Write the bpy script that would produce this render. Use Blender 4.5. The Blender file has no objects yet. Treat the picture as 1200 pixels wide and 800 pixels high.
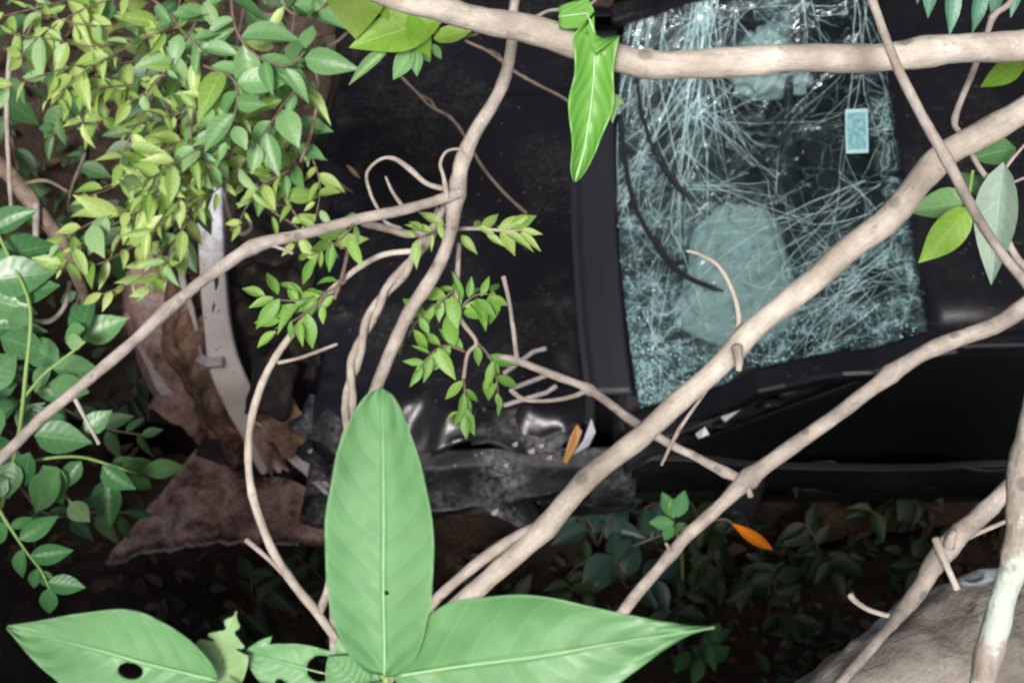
import bpy, bmesh, math, random
from mathutils import Vector, Matrix, noise

random.seed(7)
R = math.radians
scene = bpy.context.scene
col = scene.collection

# ------------------------------------------------------------------ camera
FPX = 1563.0                       # focal length in photo pixels (1200 wide)
PITCH = R(65)
TGT = Vector((0, 0, 0.9))
FWD = Vector((0, math.cos(PITCH), -math.sin(PITCH)))
UPV = Vector((0, math.sin(PITCH), math.cos(PITCH)))
RGT = Vector((1, 0, 0))
CAM = TGT - FWD * 3.9
cd = bpy.data.cameras.new('camera')
cd.sensor_width = 36
cd.lens = 36 * FPX / 1200
cd.clip_start = 0.05
cd.clip_end = 2000
cam = bpy.data.objects.new('camera', cd)
col.objects.link(cam)
cam.location = CAM
cam.rotation_euler = (math.pi / 2 - PITCH, 0, 0)
cd.dof.use_dof = True
cd.dof.focus_distance = 1.35
cd.dof.aperture_fstop = 12.0
scene.camera = cam

# ------------------------------------------------------------------ light
w = bpy.data.worlds.new('World')
scene.world = w
w.use_nodes = True
nt = w.node_tree
sky = nt.nodes.new('ShaderNodeTexSky')
sky.sky_type = 'NISHITA'
sky.sun_disc = False
SUN_EL, SUN_AZ = R(61), R(194)      # azimuth clockwise from +Y
sky.sun_elevation = SUN_EL
sky.sun_rotation = SUN_AZ
sky.dust_density = 6.0
sky.air_density = 0.7
sky.ozone_density = 0.3
bg = nt.nodes['Background']
bg.inputs['Strength'].default_value = 0.10
nt.links.new(sky.outputs[0], bg.inputs['Color'])
sd = bpy.data.lights.new('sun', 'SUN')
sd.energy = 2.6
sd.angle = R(12)
sd.color = (1.0, 0.985, 0.96)
sun = bpy.data.objects.new('sun', sd)
col.objects.link(sun)
sdir = Vector((math.sin(SUN_AZ) * math.cos(SUN_EL), math.cos(SUN_AZ) * math.cos(SUN_EL), math.sin(SUN_EL)))
sun.rotation_euler = sdir.to_track_quat('Z', 'Y').to_euler()
sun.location = (0, -4, 12)

scene.view_settings.view_transform = 'Standard'
scene.view_settings.look = 'None'
scene.view_settings.gamma = 1
scene.view_settings.use_curve_mapping = False
scene.view_settings.exposure = 0.9
scene.render.engine = 'CYCLES'
scene.cycles.filter_width = 2.2
scene.cycles.max_bounces = 8
scene.cycles.transparent_max_bounces = 16


# ------------------------------------------------------------------ helpers
def ray(px, py):
    return FWD + RGT * ((px - 600) / FPX) + UPV * ((400 - py) / FPX)


def P(px, py, d):
    return CAM + ray(px, py) * d


def PZ(px, py, z):
    r = ray(px, py)
    return CAM + r * ((z - CAM.z) / r.z)


def PPL(px, py, p0, n):
    r = ray(px, py)
    return CAM + r * ((p0 - CAM).dot(n) / r.dot(n))


def nz(p, s=1.0, o=0.0):
    return noise.noise(Vector((p[0] * s + o, p[1] * s + o * 1.7, p[2] * s - o)))


def link(name, me, parent=None, loc=None):
    ob = bpy.data.objects.new(name, me)
    col.objects.link(ob)
    if parent is not None:
        ob.parent = parent
    if loc is not None:
        ob.location = loc
    return ob


def tag(ob, label, cat, group=None):
    ob['label'] = label
    ob['category'] = cat
    if group:
        ob['group'] = group
    return ob


def thing(name, label, cat, loc=(0, 0, 0), group=None):
    ob = bpy.data.objects.new(name, None)
    ob.empty_display_size = 0.05
    col.objects.link(ob)
    ob.location = loc
    return tag(ob, label, cat, group)


def mesh(name, verts, faces, mat, smooth=True, uvs=None, origin=Vector((0, 0, 0))):
    me = bpy.data.meshes.new(name)
    me.from_pydata([tuple(Vector(v) - origin) for v in verts], [], faces)
    if uvs:
        ul = me.uv_layers.new(name='UVMap')
        for lp in me.loops:
            ul.data[lp.index].uv = uvs[lp.vertex_index]
    if mat:
        me.materials.append(mat)
    me.polygons.foreach_set('use_smooth', [smooth] * len(me.polygons))
    me.update()
    return me


def origin_of(parent):
    o = Vector((0, 0, 0))
    while parent is not None:
        o = o + Vector(parent.location)
        parent = parent.parent
    return o


def crom(pts, n):
    """Catmull-Rom through tuples of floats"""
    out = []
    m = len(pts)
    for i in range(m - 1):
        p0 = pts[max(i - 1, 0)]; p1 = pts[i]; p2 = pts[i + 1]; p3 = pts[min(i + 2, m - 1)]
        for k in range(n):
            t = k / n
            out.append(tuple(0.5 * (2 * b + (c - a) * t + (2 * a - 5 * b + 4 * c - d) * t * t + (3 * b - a - 3 * c + d) * t ** 3)
                             for a, b, c, d in zip(p0, p1, p2, p3)))
    out.append(tuple(pts[-1]))
    return out


def frames(pts):
    fr = []
    t = (pts[1] - pts[0]).normalized()
    n = t.orthogonal().normalized()
    for i in range(len(pts)):
        a = pts[max(i - 1, 0)]; b = pts[min(i + 1, len(pts) - 1)]
        t2 = (b - a)
        t2 = t2.normalized() if t2.length > 1e-9 else t
        n = n - t2 * n.dot(t2)
        n = n.normalized() if n.length > 1e-6 else t2.orthogonal().normalized()
        fr.append((t2, n, t2.cross(n)))
        t = t2
    return fr


def tube_data(pts, rad, sides=10, rough=0.0, nsc=25.0, seed=0.0):
    fr = frames(pts)
    vs, fs, uv = [], [], []
    ln = 0
    for i, (p, r) in enumerate(zip(pts, rad)):
        if i:
            ln += (p - pts[i - 1]).length
        for k in range(sides):
            a = 2 * math.pi * k / sides
            dv = fr[i][1] * math.cos(a) + fr[i][2] * math.sin(a)
            rr = r * (1 + rough * 1.3 * nz(p + dv * r, nsc, seed) + rough * .7 * nz(p + dv * r, nsc * 3, seed))
            vs.append(p + dv * rr)
            uv.append((ln, k / sides))
    for i in range(len(pts) - 1):
        for k in range(sides):
            a = i * sides + k; b = i * sides + (k + 1) % sides
            fs.append((a, b, b + sides, a + sides))
    c0 = len(vs); vs.append(pts[0] - fr[0][0] * rad[0] * .4); uv.append((0, 0))
    c1 = len(vs); vs.append(pts[-1] + fr[-1][0] * rad[-1] * .4); uv.append((ln, 0))
    L = (len(pts) - 1) * sides
    for k in range(sides):
        fs.append((c0, (k + 1) % sides, k))
        fs.append((c1, L + k, L + (k + 1) % sides))
    return vs, fs, uv


def tube(name, pts, rad, mat, parent=None, sides=10, rough=0.0, nsc=25.0, seed=0.0):
    vs, fs, uv = tube_data(pts, rad, sides, rough, nsc, seed)
    return link(name, mesh(name, vs, fs, mat, True, uv, origin_of(parent)), parent)


def pxtube(name, pts, mat, parent=None, n=8, sides=10, rough=0.12, nsc=30.0, knots=(), wig=0.0):
    """pts: (px, py, depth, width in photo pixels); knots: (px, py, swell)"""
    sm = crom(pts, n)
    V = []; Rr = []
    sd_ = random.uniform(0, 50)
    for s in sm:
        p = P(s[0], s[1], s[2])
        r = s[3] * (.5 if s[3] > 100 else .42) * s[2] / FPX
        if wig:
            p = p + Vector((nz(p, 9, sd_), nz(p, 9, sd_ + 7), nz(p, 9, sd_ + 13))) * wig * 1.6
        for (kx, ky, sw) in knots:
            dd = math.hypot(s[0] - kx, s[1] - ky)
            r *= 1 + sw * math.exp(-(dd / max(s[3] * .55, 6)) ** 2)
        V.append(p); Rr.append(r)
    return tube(name, V, Rr, mat, parent, sides, rough, nsc, sd_)


def grid(name, fn, nu, nv, mat, parent=None, thick=0.0, smooth=True, sub=0, skip=None):
    o = origin_of(parent)
    vs, uv, fs = [], [], []
    for i in range(nu + 1):
        for j in range(nv + 1):
            u, v = i / nu, j / nv
            vs.append(fn(u, v)); uv.append((u, v))
    for i in range(nu):
        for j in range(nv):
            if skip and skip((i + .5) / nu, (j + .5) / nv):
                continue
            a = i * (nv + 1) + j
            fs.append((a, a + 1, a + nv + 2, a + nv + 1))
    ob = link(name, mesh(name, vs, fs, mat, smooth, uv, o), parent)
    if thick:
        m = ob.modifiers.new('thickness', 'SOLIDIFY'); m.thickness = thick; m.offset = 0
    if sub:
        m = ob.modifiers.new('sub', 'SUBSURF'); m.levels = sub; m.render_levels = sub
    return ob


def boxsweep(name, pts, wd, ht, mat, parent=None, upv=Vector((0, 0, 1)), bev=0.004, tw=None):
    o = origin_of(parent)
    vs, fs = [], []
    for i, p in enumerate(pts):
        a = pts[max(i - 1, 0)]; b = pts[min(i + 1, len(pts) - 1)]
        t = (b - a).normalized()
        up = tw(i) if tw else upv
        s = t.cross(up).normalized(); u2 = s.cross(t)
        ww = wd(i) if callable(wd) else wd
        hh = ht(i) if callable(ht) else ht
        for (x, y) in ((-1, -1), (1, -1), (1, 1), (-1, 1)):
            vs.append(p + s * x * ww / 2 + u2 * y * hh / 2)
    for i in range(len(pts) - 1):
        for k in range(4):
            a = i * 4 + k; b = i * 4 + (k + 1) % 4
            fs.append((a, b, b + 4, a + 4))
    fs.append((3, 2, 1, 0)); L = (len(pts) - 1) * 4
    fs.append((L, L + 1, L + 2, L + 3))
    ob = link(name, mesh(name, vs, fs, mat, False, None, o), parent)
    if bev:
        m = ob.modifiers.new('bev', 'BEVEL'); m.width = bev; m.segments = 2; m.limit_method = 'ANGLE'
    return ob


# ------------------------------------------------------------------ materials
class NT:
    def __init__(s, name):
        s.m = bpy.data.materials.new(name)
        s.m.use_nodes = True
        s.t = s.m.node_tree
        s.b = s.t.nodes['Principled BSDF']
        s.out = s.t.nodes['Material Output']

    def n(s, typ, **kw):
        nd = s.t.nodes.new(typ)
        for k, v in kw.items():
            setattr(nd, k, v)
        return nd

    def l(s, a, b):
        s.t.links.new(a, b)

    def val(s, sock, v):
        if hasattr(v, 'links') or hasattr(v, 'is_output'):
            s.l(v, sock)
        else:
            sock.default_value = v

    def math(s, op, a, b=0.0, c=None):
        nd = s.n('ShaderNodeMath', operation=op)
        s.val(nd.inputs[0], a); s.val(nd.inputs[1], b)
        if c is not None:
            s.val(nd.inputs[2], c)
        return nd.outputs[0]

    def noise(s, vec, scale, detail=4.0, rough=0.55, dist=0.0):
        nd = s.n('ShaderNodeTexNoise')
        nd.inputs['Scale'].default_value = scale
        nd.inputs['Detail'].default_value = detail
        nd.inputs['Roughness'].default_value = rough
        nd.inputs['Distortion'].default_value = dist
        if vec is not None:
            s.l(vec, nd.inputs['Vector'])
        return nd.outputs['Fac']

    def ramp(s, fac, stops):
        nd = s.n('ShaderNodeValToRGB')
        el = nd.color_ramp.elements
        while len(el) < len(stops):
            el.new(0.5)
        for e, (p, c) in zip(el, stops):
            e.position = p
            e.color = (c, c, c, 1) if not isinstance(c, tuple) else (*c, 1)
        s.l(fac, nd.inputs[0])
        return nd.outputs[0]

    def mix(s, fac, a, b):
        nd = s.n('ShaderNodeMix', data_type='RGBA')
        s.val(nd.inputs[0], fac)
        for sock, v in ((nd.inputs[6], a), (nd.inputs[7], b)):
            if isinstance(v, tuple):
                sock.default_value = (*v, 1)
            else:
                s.l(v, sock)
        return nd.outputs[2]

    def smooth(s, x, a, b):
        nd = s.n('ShaderNodeMapRange', interpolation_type='SMOOTHSTEP')
        s.val(nd.inputs[0], x)
        nd.inputs[1].default_value = a; nd.inputs[2].default_value = b
        nd.inputs[3].default_value = 0; nd.inputs[4].default_value = 1
        return nd.outputs[0]

    def coord(s, kind='Object'):
        return s.n('ShaderNodeTexCoord').outputs[kind]

    def mapping(s, vec, scale=(1, 1, 1), rot=(0, 0, 0)):
        nd = s.n('ShaderNodeMapping')
        s.l(vec, nd.inputs[0])
        nd.inputs['Scale'].default_value = scale
        nd.inputs['Rotation'].default_value = rot
        return nd.outputs[0]

    def bump(s, h, strength=0.5, dist=0.01):
        nd = s.n('ShaderNodeBump')
        nd.inputs['Strength'].default_value = strength
        nd.inputs['Distance'].default_value = dist
        s.l(h, nd.inputs['Height'])
        s.l(nd.outputs[0], s.b.inputs['Normal'])
        return nd.outputs[0]

    def set(s, **kw):
        mp = dict(color='Base Color', rough='Roughness', metal='Metallic', spec='Specular IOR Level', coat='Coat Weight')
        for k, v in kw.items():
            sock = s.b.inputs[mp[k]]
            if isinstance(v, tuple):
                sock.default_value = (*v, 1)
            else:
                s.val(sock, v)
        return s


def leaf_mat(name, c1, c2, trans=0.25, rough=0.42, veins=7.0, vein=0.35, big=False, spots=0.0, spec=0.5):
    s = NT(name)
    uv = s.n('ShaderNodeSeparateXYZ'); s.l(s.coord('UV'), uv.inputs[0])
    U, V = uv.outputs[0], uv.outputs[1]
    av = s.math('ABSOLUTE', s.math('SUBTRACT', V, 0.5))
    rnd = s.n('ShaderNodeObjectInfo').outputs['Random']
    ob = s.coord('Object')
    nn = s.noise(ob, 14 if big else 22, 3)
    base = s.mix(rnd, c1, c2)
    if big:
        base = s.mix(s.smooth(nn, .3, .7), c1, c2)
    light = tuple(min(1, c * 1.7 + .03) for c in c2)
    dark = tuple(c * .62 for c in c1)
    base = s.mix(s.math('MULTIPLY', s.smooth(nn, .5, .75), .45), base, dark)
    mid = s.math('SUBTRACT', 1.0, s.smooth(av, 0.012, 0.035))
    # side veins curve towards the tip
    ph = s.math('FRACT', s.math('SUBTRACT', s.math('ADD', s.math('MULTIPLY', U, veins), s.math('MULTIPLY', s.noise(ob, 9 if big else 2.5, 2), 1.1)), s.math('MULTIPLY', s.math('POWER', av, 1.4), veins * .55)))
    side = s.math('SUBTRACT', 1.0, s.smooth(s.math('ABSOLUTE', s.math('SUBTRACT', ph, 0.5)), 0.02, 0.09))
    vv = s.math('MAXIMUM', mid, s.math('MULTIPLY', side, 0.55))
    base = s.mix(s.math('MULTIPLY', vv, vein), base, light)
    if spots:
        sp = s.smooth(s.noise(ob, 55, 2), .68, .74)
        base = s.mix(s.math('MULTIPLY', sp, spots), base, (.25, .16, .05))
    s.set(color=base, rough=rough, spec=spec)
    quilt = s.math('ABSOLUTE', s.math('SUBTRACT', ph, 0.5))
    h = s.math('SUBTRACT', s.math('MULTIPLY', quilt, .6), s.math('MULTIPLY', mid, .5))
    h = s.math('ADD', h, s.math('MULTIPLY', s.noise(ob, 90, 3), .25))
    s.bump(h, .45 if big else .3, .006 if big else .003)
    tr = s.n('ShaderNodeBsdfTranslucent')
    hs = s.n('ShaderNodeHueSaturation'); hs.inputs['Saturation'].default_value = 1.15; hs.inputs['Value'].default_value = 1.7
    hs.inputs['Hue'].default_value = .487
    s.l(base, hs.inputs['Color']); s.l(hs.outputs[0], tr.inputs[0])
    mx = s.n('ShaderNodeMixShader'); mx.inputs[0].default_value = trans
    s.l(s.b.outputs[0], mx.inputs[1]); s.l(tr.outputs[0], mx.inputs[2]); s.l(mx.outputs[0], s.out.inputs[0])
    return s.m


def bark_mat(name, c1, c2, c3, lichen=0.0, sc=1.0, lich_col=(.62, .68, .62), streak=6.0, bmp=.45, along=10.0, grain=.30):
    s = NT(name)
    uv = s.coord('UV'); ob = s.coord('Object')
    st = s.mapping(uv, (along * sc, streak, 1))
    n1 = s.noise(ob, 16 * sc, 5, .6)
    n2 = s.noise(ob, 90 * sc, 5, .65)
    n3 = s.noise(st, 3, 5, .65, .6)
    base = s.ramp(n1, [(.32, c1), (.52, c2), (.72, c3)])
    base = s.mix(s.math('MULTIPLY', s.smooth(n3, .46, .70), grain), base, tuple(c * .5 for c in c1))
    base = s.mix(s.math('MULTIPLY', s.smooth(n2, .6, .7), .5), base, tuple(c * .4 for c in c1))
    vr = s.n('ShaderNodeTexVoronoi'); vr.inputs['Scale'].default_value = 110 * sc; s.l(ob, vr.inputs['Vector'])
    lent = s.math('MULTIPLY', s.math('SUBTRACT', 1.0, s.smooth(vr.outputs['Distance'], .12, .22)), s.smooth(n1, .45, .6))
    base = s.mix(s.math('MULTIPLY', lent, .5), base, tuple(min(1, c * 1.35) for c in c3))
    if lichen:
        lm = s.math('MULTIPLY', s.smooth(s.noise(ob, 13 * sc, 6, .62), .60 - .14 * lichen, .66 - .1 * lichen), .9)
        base = s.mix(lm, base, lich_col)
    s.set(color=base, rough=.78, spec=.3)
    kn = s.n('ShaderNodeTexVoronoi'); kn.inputs['Scale'].default_value = 17 * sc; s.l(ob, kn.inputs['Vector'])
    knot = s.math('SUBTRACT', 1.0, s.smooth(kn.outputs['Distance'], .10, .20))
    base = s.mix(s.math('MULTIPLY', knot, .55), base, tuple(c * .35 for c in c1))
    s.set(color=base)
    h = s.math('ADD', s.math('MULTIPLY', n2, .8), s.math('MULTIPLY', n3, grain * 2.4))
    h = s.math('SUBTRACT', h, s.math('MULTIPLY', knot, .6))
    s.bump(h, bmp, .006)
    return s.m


M = {}
# foliage
M['big_leaf'] = leaf_mat('broad_leaf_green', (.088, .225, .082), (.145, .305, .132), .22, .46, 8.0, .12, True, .3)
M['pale_leaf'] = leaf_mat('pale_leaf_green', (.19, .33, .14), (.24, .38, .17), .3, .5, 6, .25)
M['yellow_green'] = leaf_mat('yellow_green_leaf', (.16, .29, .055), (.36, .46, .15), .32, .36, 6, .25)
M['blue_green'] = leaf_mat('blue_green_leaf', (.085, .21, .07), (.17, .32, .13), .25, .36, 7, .3)
M['climber'] = leaf_mat('climber_leaf', (.04, .13, .045), (.11, .24, .095), .18, .30, 6, .3)
M['sprig'] = leaf_mat('sprig_leaf', (.09, .24, .035), (.21, .36, .07), .3, .42, 6, .2)
M['lime'] = leaf_mat('lime_leaf', (.20, .42, .04), (.26, .46, .07), .5, .42, 7, .2, False, .2)
M['olive_lime'] = leaf_mat('olive_lime_leaf', (.17, .30, .01), (.22, .36, .015), .5, .5, 7, .15)
M['under'] = leaf_mat('shade_toned_undergrowth_leaf', (.009, .025, .009), (.024, .052, .017), .12, .55, 6, .25)  # albedo pushed below real foliage to put the gully shade into the colour
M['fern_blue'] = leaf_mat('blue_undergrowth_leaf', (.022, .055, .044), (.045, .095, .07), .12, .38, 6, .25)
M['compound'] = leaf_mat('compound_leaf', (.05, .17, .055), (.08, .22, .08), .2, .35, 6, .3)
M['grey_leaf'] = leaf_mat('grey_leaf_underside', (.17, .25, .19), (.22, .30, .23), .2, .6, 6, .25)
M['hang_leaf'] = leaf_mat('hanging_leaf', (.09, .24, .15), (.14, .30, .20), .25, .35, 8, .25)
M['dry_leaf'] = leaf_mat('dry_leaf', (.24, .13, .06), (.42, .30, .15), .1, .7, 6, .2)
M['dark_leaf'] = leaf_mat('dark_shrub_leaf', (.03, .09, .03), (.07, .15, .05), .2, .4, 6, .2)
M['litter'] = leaf_mat('litter_leaf', (.05, .03, .018), (.11, .07, .04), .05, .8, 6, .1)
M['orange_leaf'] = leaf_mat('orange_leaf', (.85, .24, .01), (.9, .28, .01), .3, .45, 6, .1)
M['canopy'] = leaf_mat('canopy_leaf', (.03, .08, .02), (.06, .12, .03), .2, .5, 5, .1)
# wood
M['bark'] = bark_mat('pale_bark', (.23, .20, .165), (.36, .32, .272), (.48, .435, .38), 0, 1.0, (.62, .58, .50))
M['bark_pink'] = bark_mat('pinkish_bark', (.19, .163, .14), (.30, .262, .23), (.41, .365, .325), 0, 1.6, (.6, .54, .5))
M['bark_grey'] = bark_mat('grey_bark', (.20, .165, .145), (.29, .25, .22), (.38, .335, .30), 0, 1.6)
M['twig'] = bark_mat('brown_twig', (.10, .07, .05), (.16, .12, .09), (.24, .19, .15), 0, 2.0)
M['lichen_bark'] = bark_mat('lichened_bark', (.17, .145, .12), (.26, .225, .19), (.34, .30, .26), .55, 1.5, (.38, .45, .38))
M['log_bark'] = bark_mat('weathered_log', (.10, .088, .074), (.165, .148, .126), (.23, .212, .185), .58, .8, (.33, .38, .40), 16.0, 1.0, 4.0, .17)
M['green_stem'] = NT('green_stem').set(color=(.16, .26, .07), rough=.5).m


def soil():
    s = NT('soil')
    ob = s.coord('Object')
    n1 = s.noise(ob, 3.5, 6, .62); n2 = s.noise(ob, 28, 6, .7); n3 = s.noise(ob, 120, 4, .7)
    base = s.ramp(n1, [(.3, (.035, .025, .018)), (.55, (.085, .060, .046)), (.8, (.17, .13, .10))])
    base = s.mix(s.math('MULTIPLY', s.smooth(n2, .5, .7), .6), base, (.022, .016, .012))
    base = s.mix(s.math('MULTIPLY', s.smooth(n3, .62, .7), .6), base, (.20, .16, .125))
    s.set(color=base, rough=.92, spec=.15)
    s.bump(s.math('ADD', n2, s.math('MULTIPLY', n3, .35)), 1.0, .04)
    return s.m


def paint(name, base=(.006, .006, .008), dust=(.07, .065, .06), amt=.5, rough=.32, spec=.35, scratch=.5, dsc=4.0):
    s = NT(name)
    ob = s.coord('Object')
    n1 = s.noise(ob, dsc, 6, .65, .4); n2 = s.noise(ob, 60, 4, .7); n3 = s.noise(s.mapping(ob, (4, 60, 20), (0, 0, .5)), 3, 3, .6)
    d = s.math('MULTIPLY', s.smooth(n1, .42, .75), s.smooth(n2, .3, .7))
    d = s.math('MULTIPLY', d, amt)
    c = s.mix(d, base, dust)
    sc = s.math('MULTIPLY', s.math('MULTIPLY', s.smooth(n3, .66, .70), s.smooth(n1, .4, .6)), scratch)
    c = s.mix(sc, c, (.16, .16, .17))
    sp = s.n('ShaderNodeTexVoronoi'); sp.inputs['Scale'].default_value = 26; s.l(ob, sp.inputs['Vector'])
    fl = s.math('MULTIPLY', s.math('SUBTRACT', 1.0, s.smooth(sp.outputs['Distance'], .05, .11)), .35 * amt * 2)
    c = s.mix(fl, c, (.25, .24, .23))
    s.set(color=c, rough=s.math('ADD', rough, s.math('MULTIPLY', d, .45)), spec=spec)
    s.bump(s.math('ADD', n2, s.math('MULTIPLY', n1, 1.0)), .12, .004)
    return s.m


def rusty(name, stops, rough=.8, sc=9.0, bump=.8, spec=.25, metal=0.0):
    s = NT(name)
    ob = s.coord('Object')
    n1 = s.noise(ob, sc, 7, .66, .5); n2 = s.noise(ob, sc * 7, 5, .7)
    c = s.ramp(n1, stops)
    c = s.mix(s.math('MULTIPLY', s.smooth(n2, .5, .68), .55), c, tuple(x * .35 for x in stops[0][1]))
    s.set(color=c, rough=rough, spec=spec, metal=metal)
    s.bump(s.math('ADD', n1, s.math('MULTIPLY', n2, .5)), bump, .012)
    return s.m


def beam():
    s = NT('dented_aluminium')
    ob = s.coord('Object')
    n1 = s.noise(ob, 9, 6, .7, .3); n2 = s.noise(ob, 70, 4, .7)
    sp = s.n('ShaderNodeSeparateXYZ'); s.l(ob, sp.inputs[0])
    m = s.smooth(s.math('ADD', s.math('MULTIPLY', sp.outputs[1], -1.6), s.math('MULTIPLY', n1, 1.5)),   .55, 1.0)
    c = s.mix(s.math('MULTIPLY', s.smooth(n2, .5, .7), .25), (.80, .82, .86), (.50, .49, .49))
    c = s.mix(s.math('MULTIPLY', m, .75), c, (.24, .18, .145))
    c = s.mix(s.math('MULTIPLY', s.smooth(n2, .63, .68), m), c, (.05, .035, .03))
    s.set(color=c, rough=.55, metal=.15, spec=.5)
    s.bump(n1, .3, .01)
    return s.m


def shatter():
    """laminated glass: clear tinted sheet with crazed, frosted zones"""
    s = NT('shattered_glass')
    ob = s.coord('Object'); uv = s.coord('UV')
    wv = s.n('ShaderNodeTexNoise'); wv.inputs['Scale'].default_value = 9; wv.inputs['Detail'].default_value = 3; s.l(ob, wv.inputs['Vector'])
    mixv = s.n('ShaderNodeVectorMath', operation='MULTIPLY_ADD')
    s.l(wv.outputs['Color'], mixv.inputs[0]); mixv.inputs[1].default_value = (.09, .09, .09); s.l(ob, mixv.inputs[2])

    slant = s.mapping(mixv.outputs[0], (.75, 1.7, 1.0), (0, 0, -.45))

    def web(scale, wdt, vec=mixv.outputs[0]):
        v = s.n('ShaderNodeTexVoronoi', feature='DISTANCE_TO_EDGE')
        v.inputs['Scale'].default_value = scale
        s.l(vec, v.inputs['Vector'])
        return s.math('SUBTRACT', 1.0, s.smooth(v.outputs['Distance'], 0.0, wdt))
    big = web(11, .022); mid = web(20, .035, slant); fine = web(46, .06, slant)
    zn = s.noise(ob, 4.2, 4, .6, .5)
    sp = s.n('ShaderNodeSeparateXYZ'); s.l(uv, sp.inputs[0])
    U, V = sp.outputs[0], sp.outputs[1]      # U: base to roof, V: near side to far side

    def spot(u0, v0, ru, rv):
        a = s.math('DIVIDE', s.math('SUBTRACT', U, u0), ru); b = s.math('DIVIDE', s.math('SUBTRACT', V, v0), rv)
        dd = s.math('ADD', s.math('MULTIPLY', a, a), s.math('MULTIPLY', b, b))
        return s.math('SUBTRACT', 1.0, s.smooth(dd, .05, 1.0))
    zones = s.math('MAXIMUM', spot(.08, .12, .24, .30), s.math('MULTIPLY', spot(.34, .34, .26, .28), .55))
    for z in ((.75, .12, .38, .22), (.45, .0, .6, .14), (.31, .8, .08, .42), (.97, .45, .07, .30), (.08, .50, .12, .25), (.62, .95, .10, .2)):
        zones = s.math('MAXIMUM', zones, spot(*z))
    zone = s.math('MULTIPLY', zones, s.smooth(s.noise(s.mapping(ob, (1, 1.8, 1), (0, 0, -.45)), 6.5, 5, .62, .8), .36, .62))
    n4 = s.noise(ob, 26, 5, .7, .8)
    streak = s.smooth(s.noise(s.mapping(ob, (30, 5, 5), (0, 0, .25)), 1.6, 4, .6, .4), .55, .72)
    f = s.math('MULTIPLY', big, s.math('MULTIPLY_ADD', zone, .6, .20))
    f = s.math('MAXIMUM', f, s.math('MULTIPLY', mid, s.math('MULTIPLY', zone, .8)))
    f = s.math('MAXIMUM', f, s.math('MULTIPLY', fine, s.math('MULTIPLY', s.smooth(zone, .3, .8), .38)))
    f = s.math('ADD', f, s.math('MULTIPLY', s.math('MULTIPLY', streak, zone), .5))
    f = s.math('ADD', f, s.math('MULTIPLY', s.math('MULTIPLY', s.smooth(n4, .38, .7), zone), .55))
    f = s.math('MINIMUM', s.math('ADD', f, .012), .85)
    tr = s.n('ShaderNodeBsdfTransparent'); tr.inputs[0].default_value = (.55, .68, .68, 1)
    gl = s.n('ShaderNodeBsdfGlossy'); gl.inputs['Roughness'].default_value = .12; gl.inputs[0].default_value = (.8, .95, .95, 1)
    fr = s.n('ShaderNodeFresnel'); fr.inputs[0].default_value = 1.33
    clear = s.n('ShaderNodeMixShader'); s.l(fr.outputs[0], clear.inputs[0]); s.l(tr.outputs[0], clear.inputs[1]); s.l(gl.outputs[0], clear.inputs[2])
    fd = s.n('ShaderNodeBsdfDiffuse'); fd.inputs[0].default_value = (.33, .52, .535, 1)
    ft = s.n('ShaderNodeBsdfTranslucent'); ft.inputs[0].default_value = (.28, .5, .5, 1)
    fro = s.n('ShaderNodeMixShader'); fro.inputs[0].default_value = .3
    s.l(fd.outputs[0], fro.inputs[1]); s.l(ft.outputs[0], fro.inputs[2])
    bp = s.n('ShaderNodeBump'); bp.inputs['Strength'].default_value = .5; bp.inputs['Distance'].default_value = .01
    s.l(s.math('ADD', fine, n4), bp.inputs['Height'])
    s.l(bp.outputs[0], gl.inputs['Normal']); s.l(bp.outputs[0], fd.inputs['Normal'])
    mx = s.n('ShaderNodeMixShader'); s.l(f, mx.inputs[0]); s.l(clear.outputs[0], mx.inputs[1]); s.l(fro.outputs[0], mx.inputs[2])
    s.l(mx.outputs[0], s.out.inputs[0])
    return s.m


M['soil'] = soil()
M['hood'] = paint('black_dusty_paint', amt=.28, scratch=.25, rough=.24, spec=.2)
M['body'] = paint('black_paint_body', amt=.2, scratch=.3, rough=.38, spec=.14)
M['crumple'] = paint('scuffed_black_panel', (.007, .007, .009), (.24, .24, .25), .9, .52, .2, .8, 4.5)
M['plastic'] = NT('grey_cowl_plastic').set(color=(.012, .012, .017), rough=.5, spec=.3).m
M['black'] = NT('black_trim').set(color=(.010, .010, .011), rough=.6, spec=.3).m
M['rubber'] = NT('rubber').set(color=(.012, .012, .012), rough=.75).m
M['steel'] = NT('steel_rim').set(color=(.25, .25, .26), rough=.4, metal=.8).m
M['beam'] = beam()
M['bumper'] = rusty('muddy_bumper', [(.34, (.07, .042, .036)), (.5, (.27, .165, .142)), (.70, (.46, .35, .315))])
M['shield'] = rusty('muddy_splash_shield', [(.36, (.05, .031, .025)), (.5, (.25, .16, .135)), (.66, (.44, .335, .295))], .8, 13, .6)
M['core'] = rusty('muddy_radiator', [(.34, (.03, .017, .012)), (.5, (.14, .08, .055)), (.70, (.30, .21, .145))], .8, 11, .9)
M['firewall'] = rusty('muddy_black_core', [(.3, (.006, .006, .006)), (.55, (.02, .016, .014)), (.78, (.09, .065, .052))], .6, 12, 1.0)
M['bracket'] = rusty('grey_bracket', [(.3, (.16, .14, .135)), (.5, (.30, .27, .265)), (.75, (.48, .44, .43))], .6, 10, .5, .5, .2)
M['glass'] = shatter()
M['crack'] = NT('crack_line').set(color=(.46, .64, .65), rough=.35, spec=.5).m
M['chip'] = NT('glass_chip').set(color=(.35, .58, .58), rough=.15, spec=.6).m
M['airbag'] = rusty('airbag_cloth', [(.3, (.30, .32, .31)), (.55, (.42, .44, .43)), (.8, (.52, .54, .53))], .9, 4, .3, .1)
M['seat'] = NT('seat_cloth').set(color=(.014, .014, .016), rough=.9).m
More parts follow.
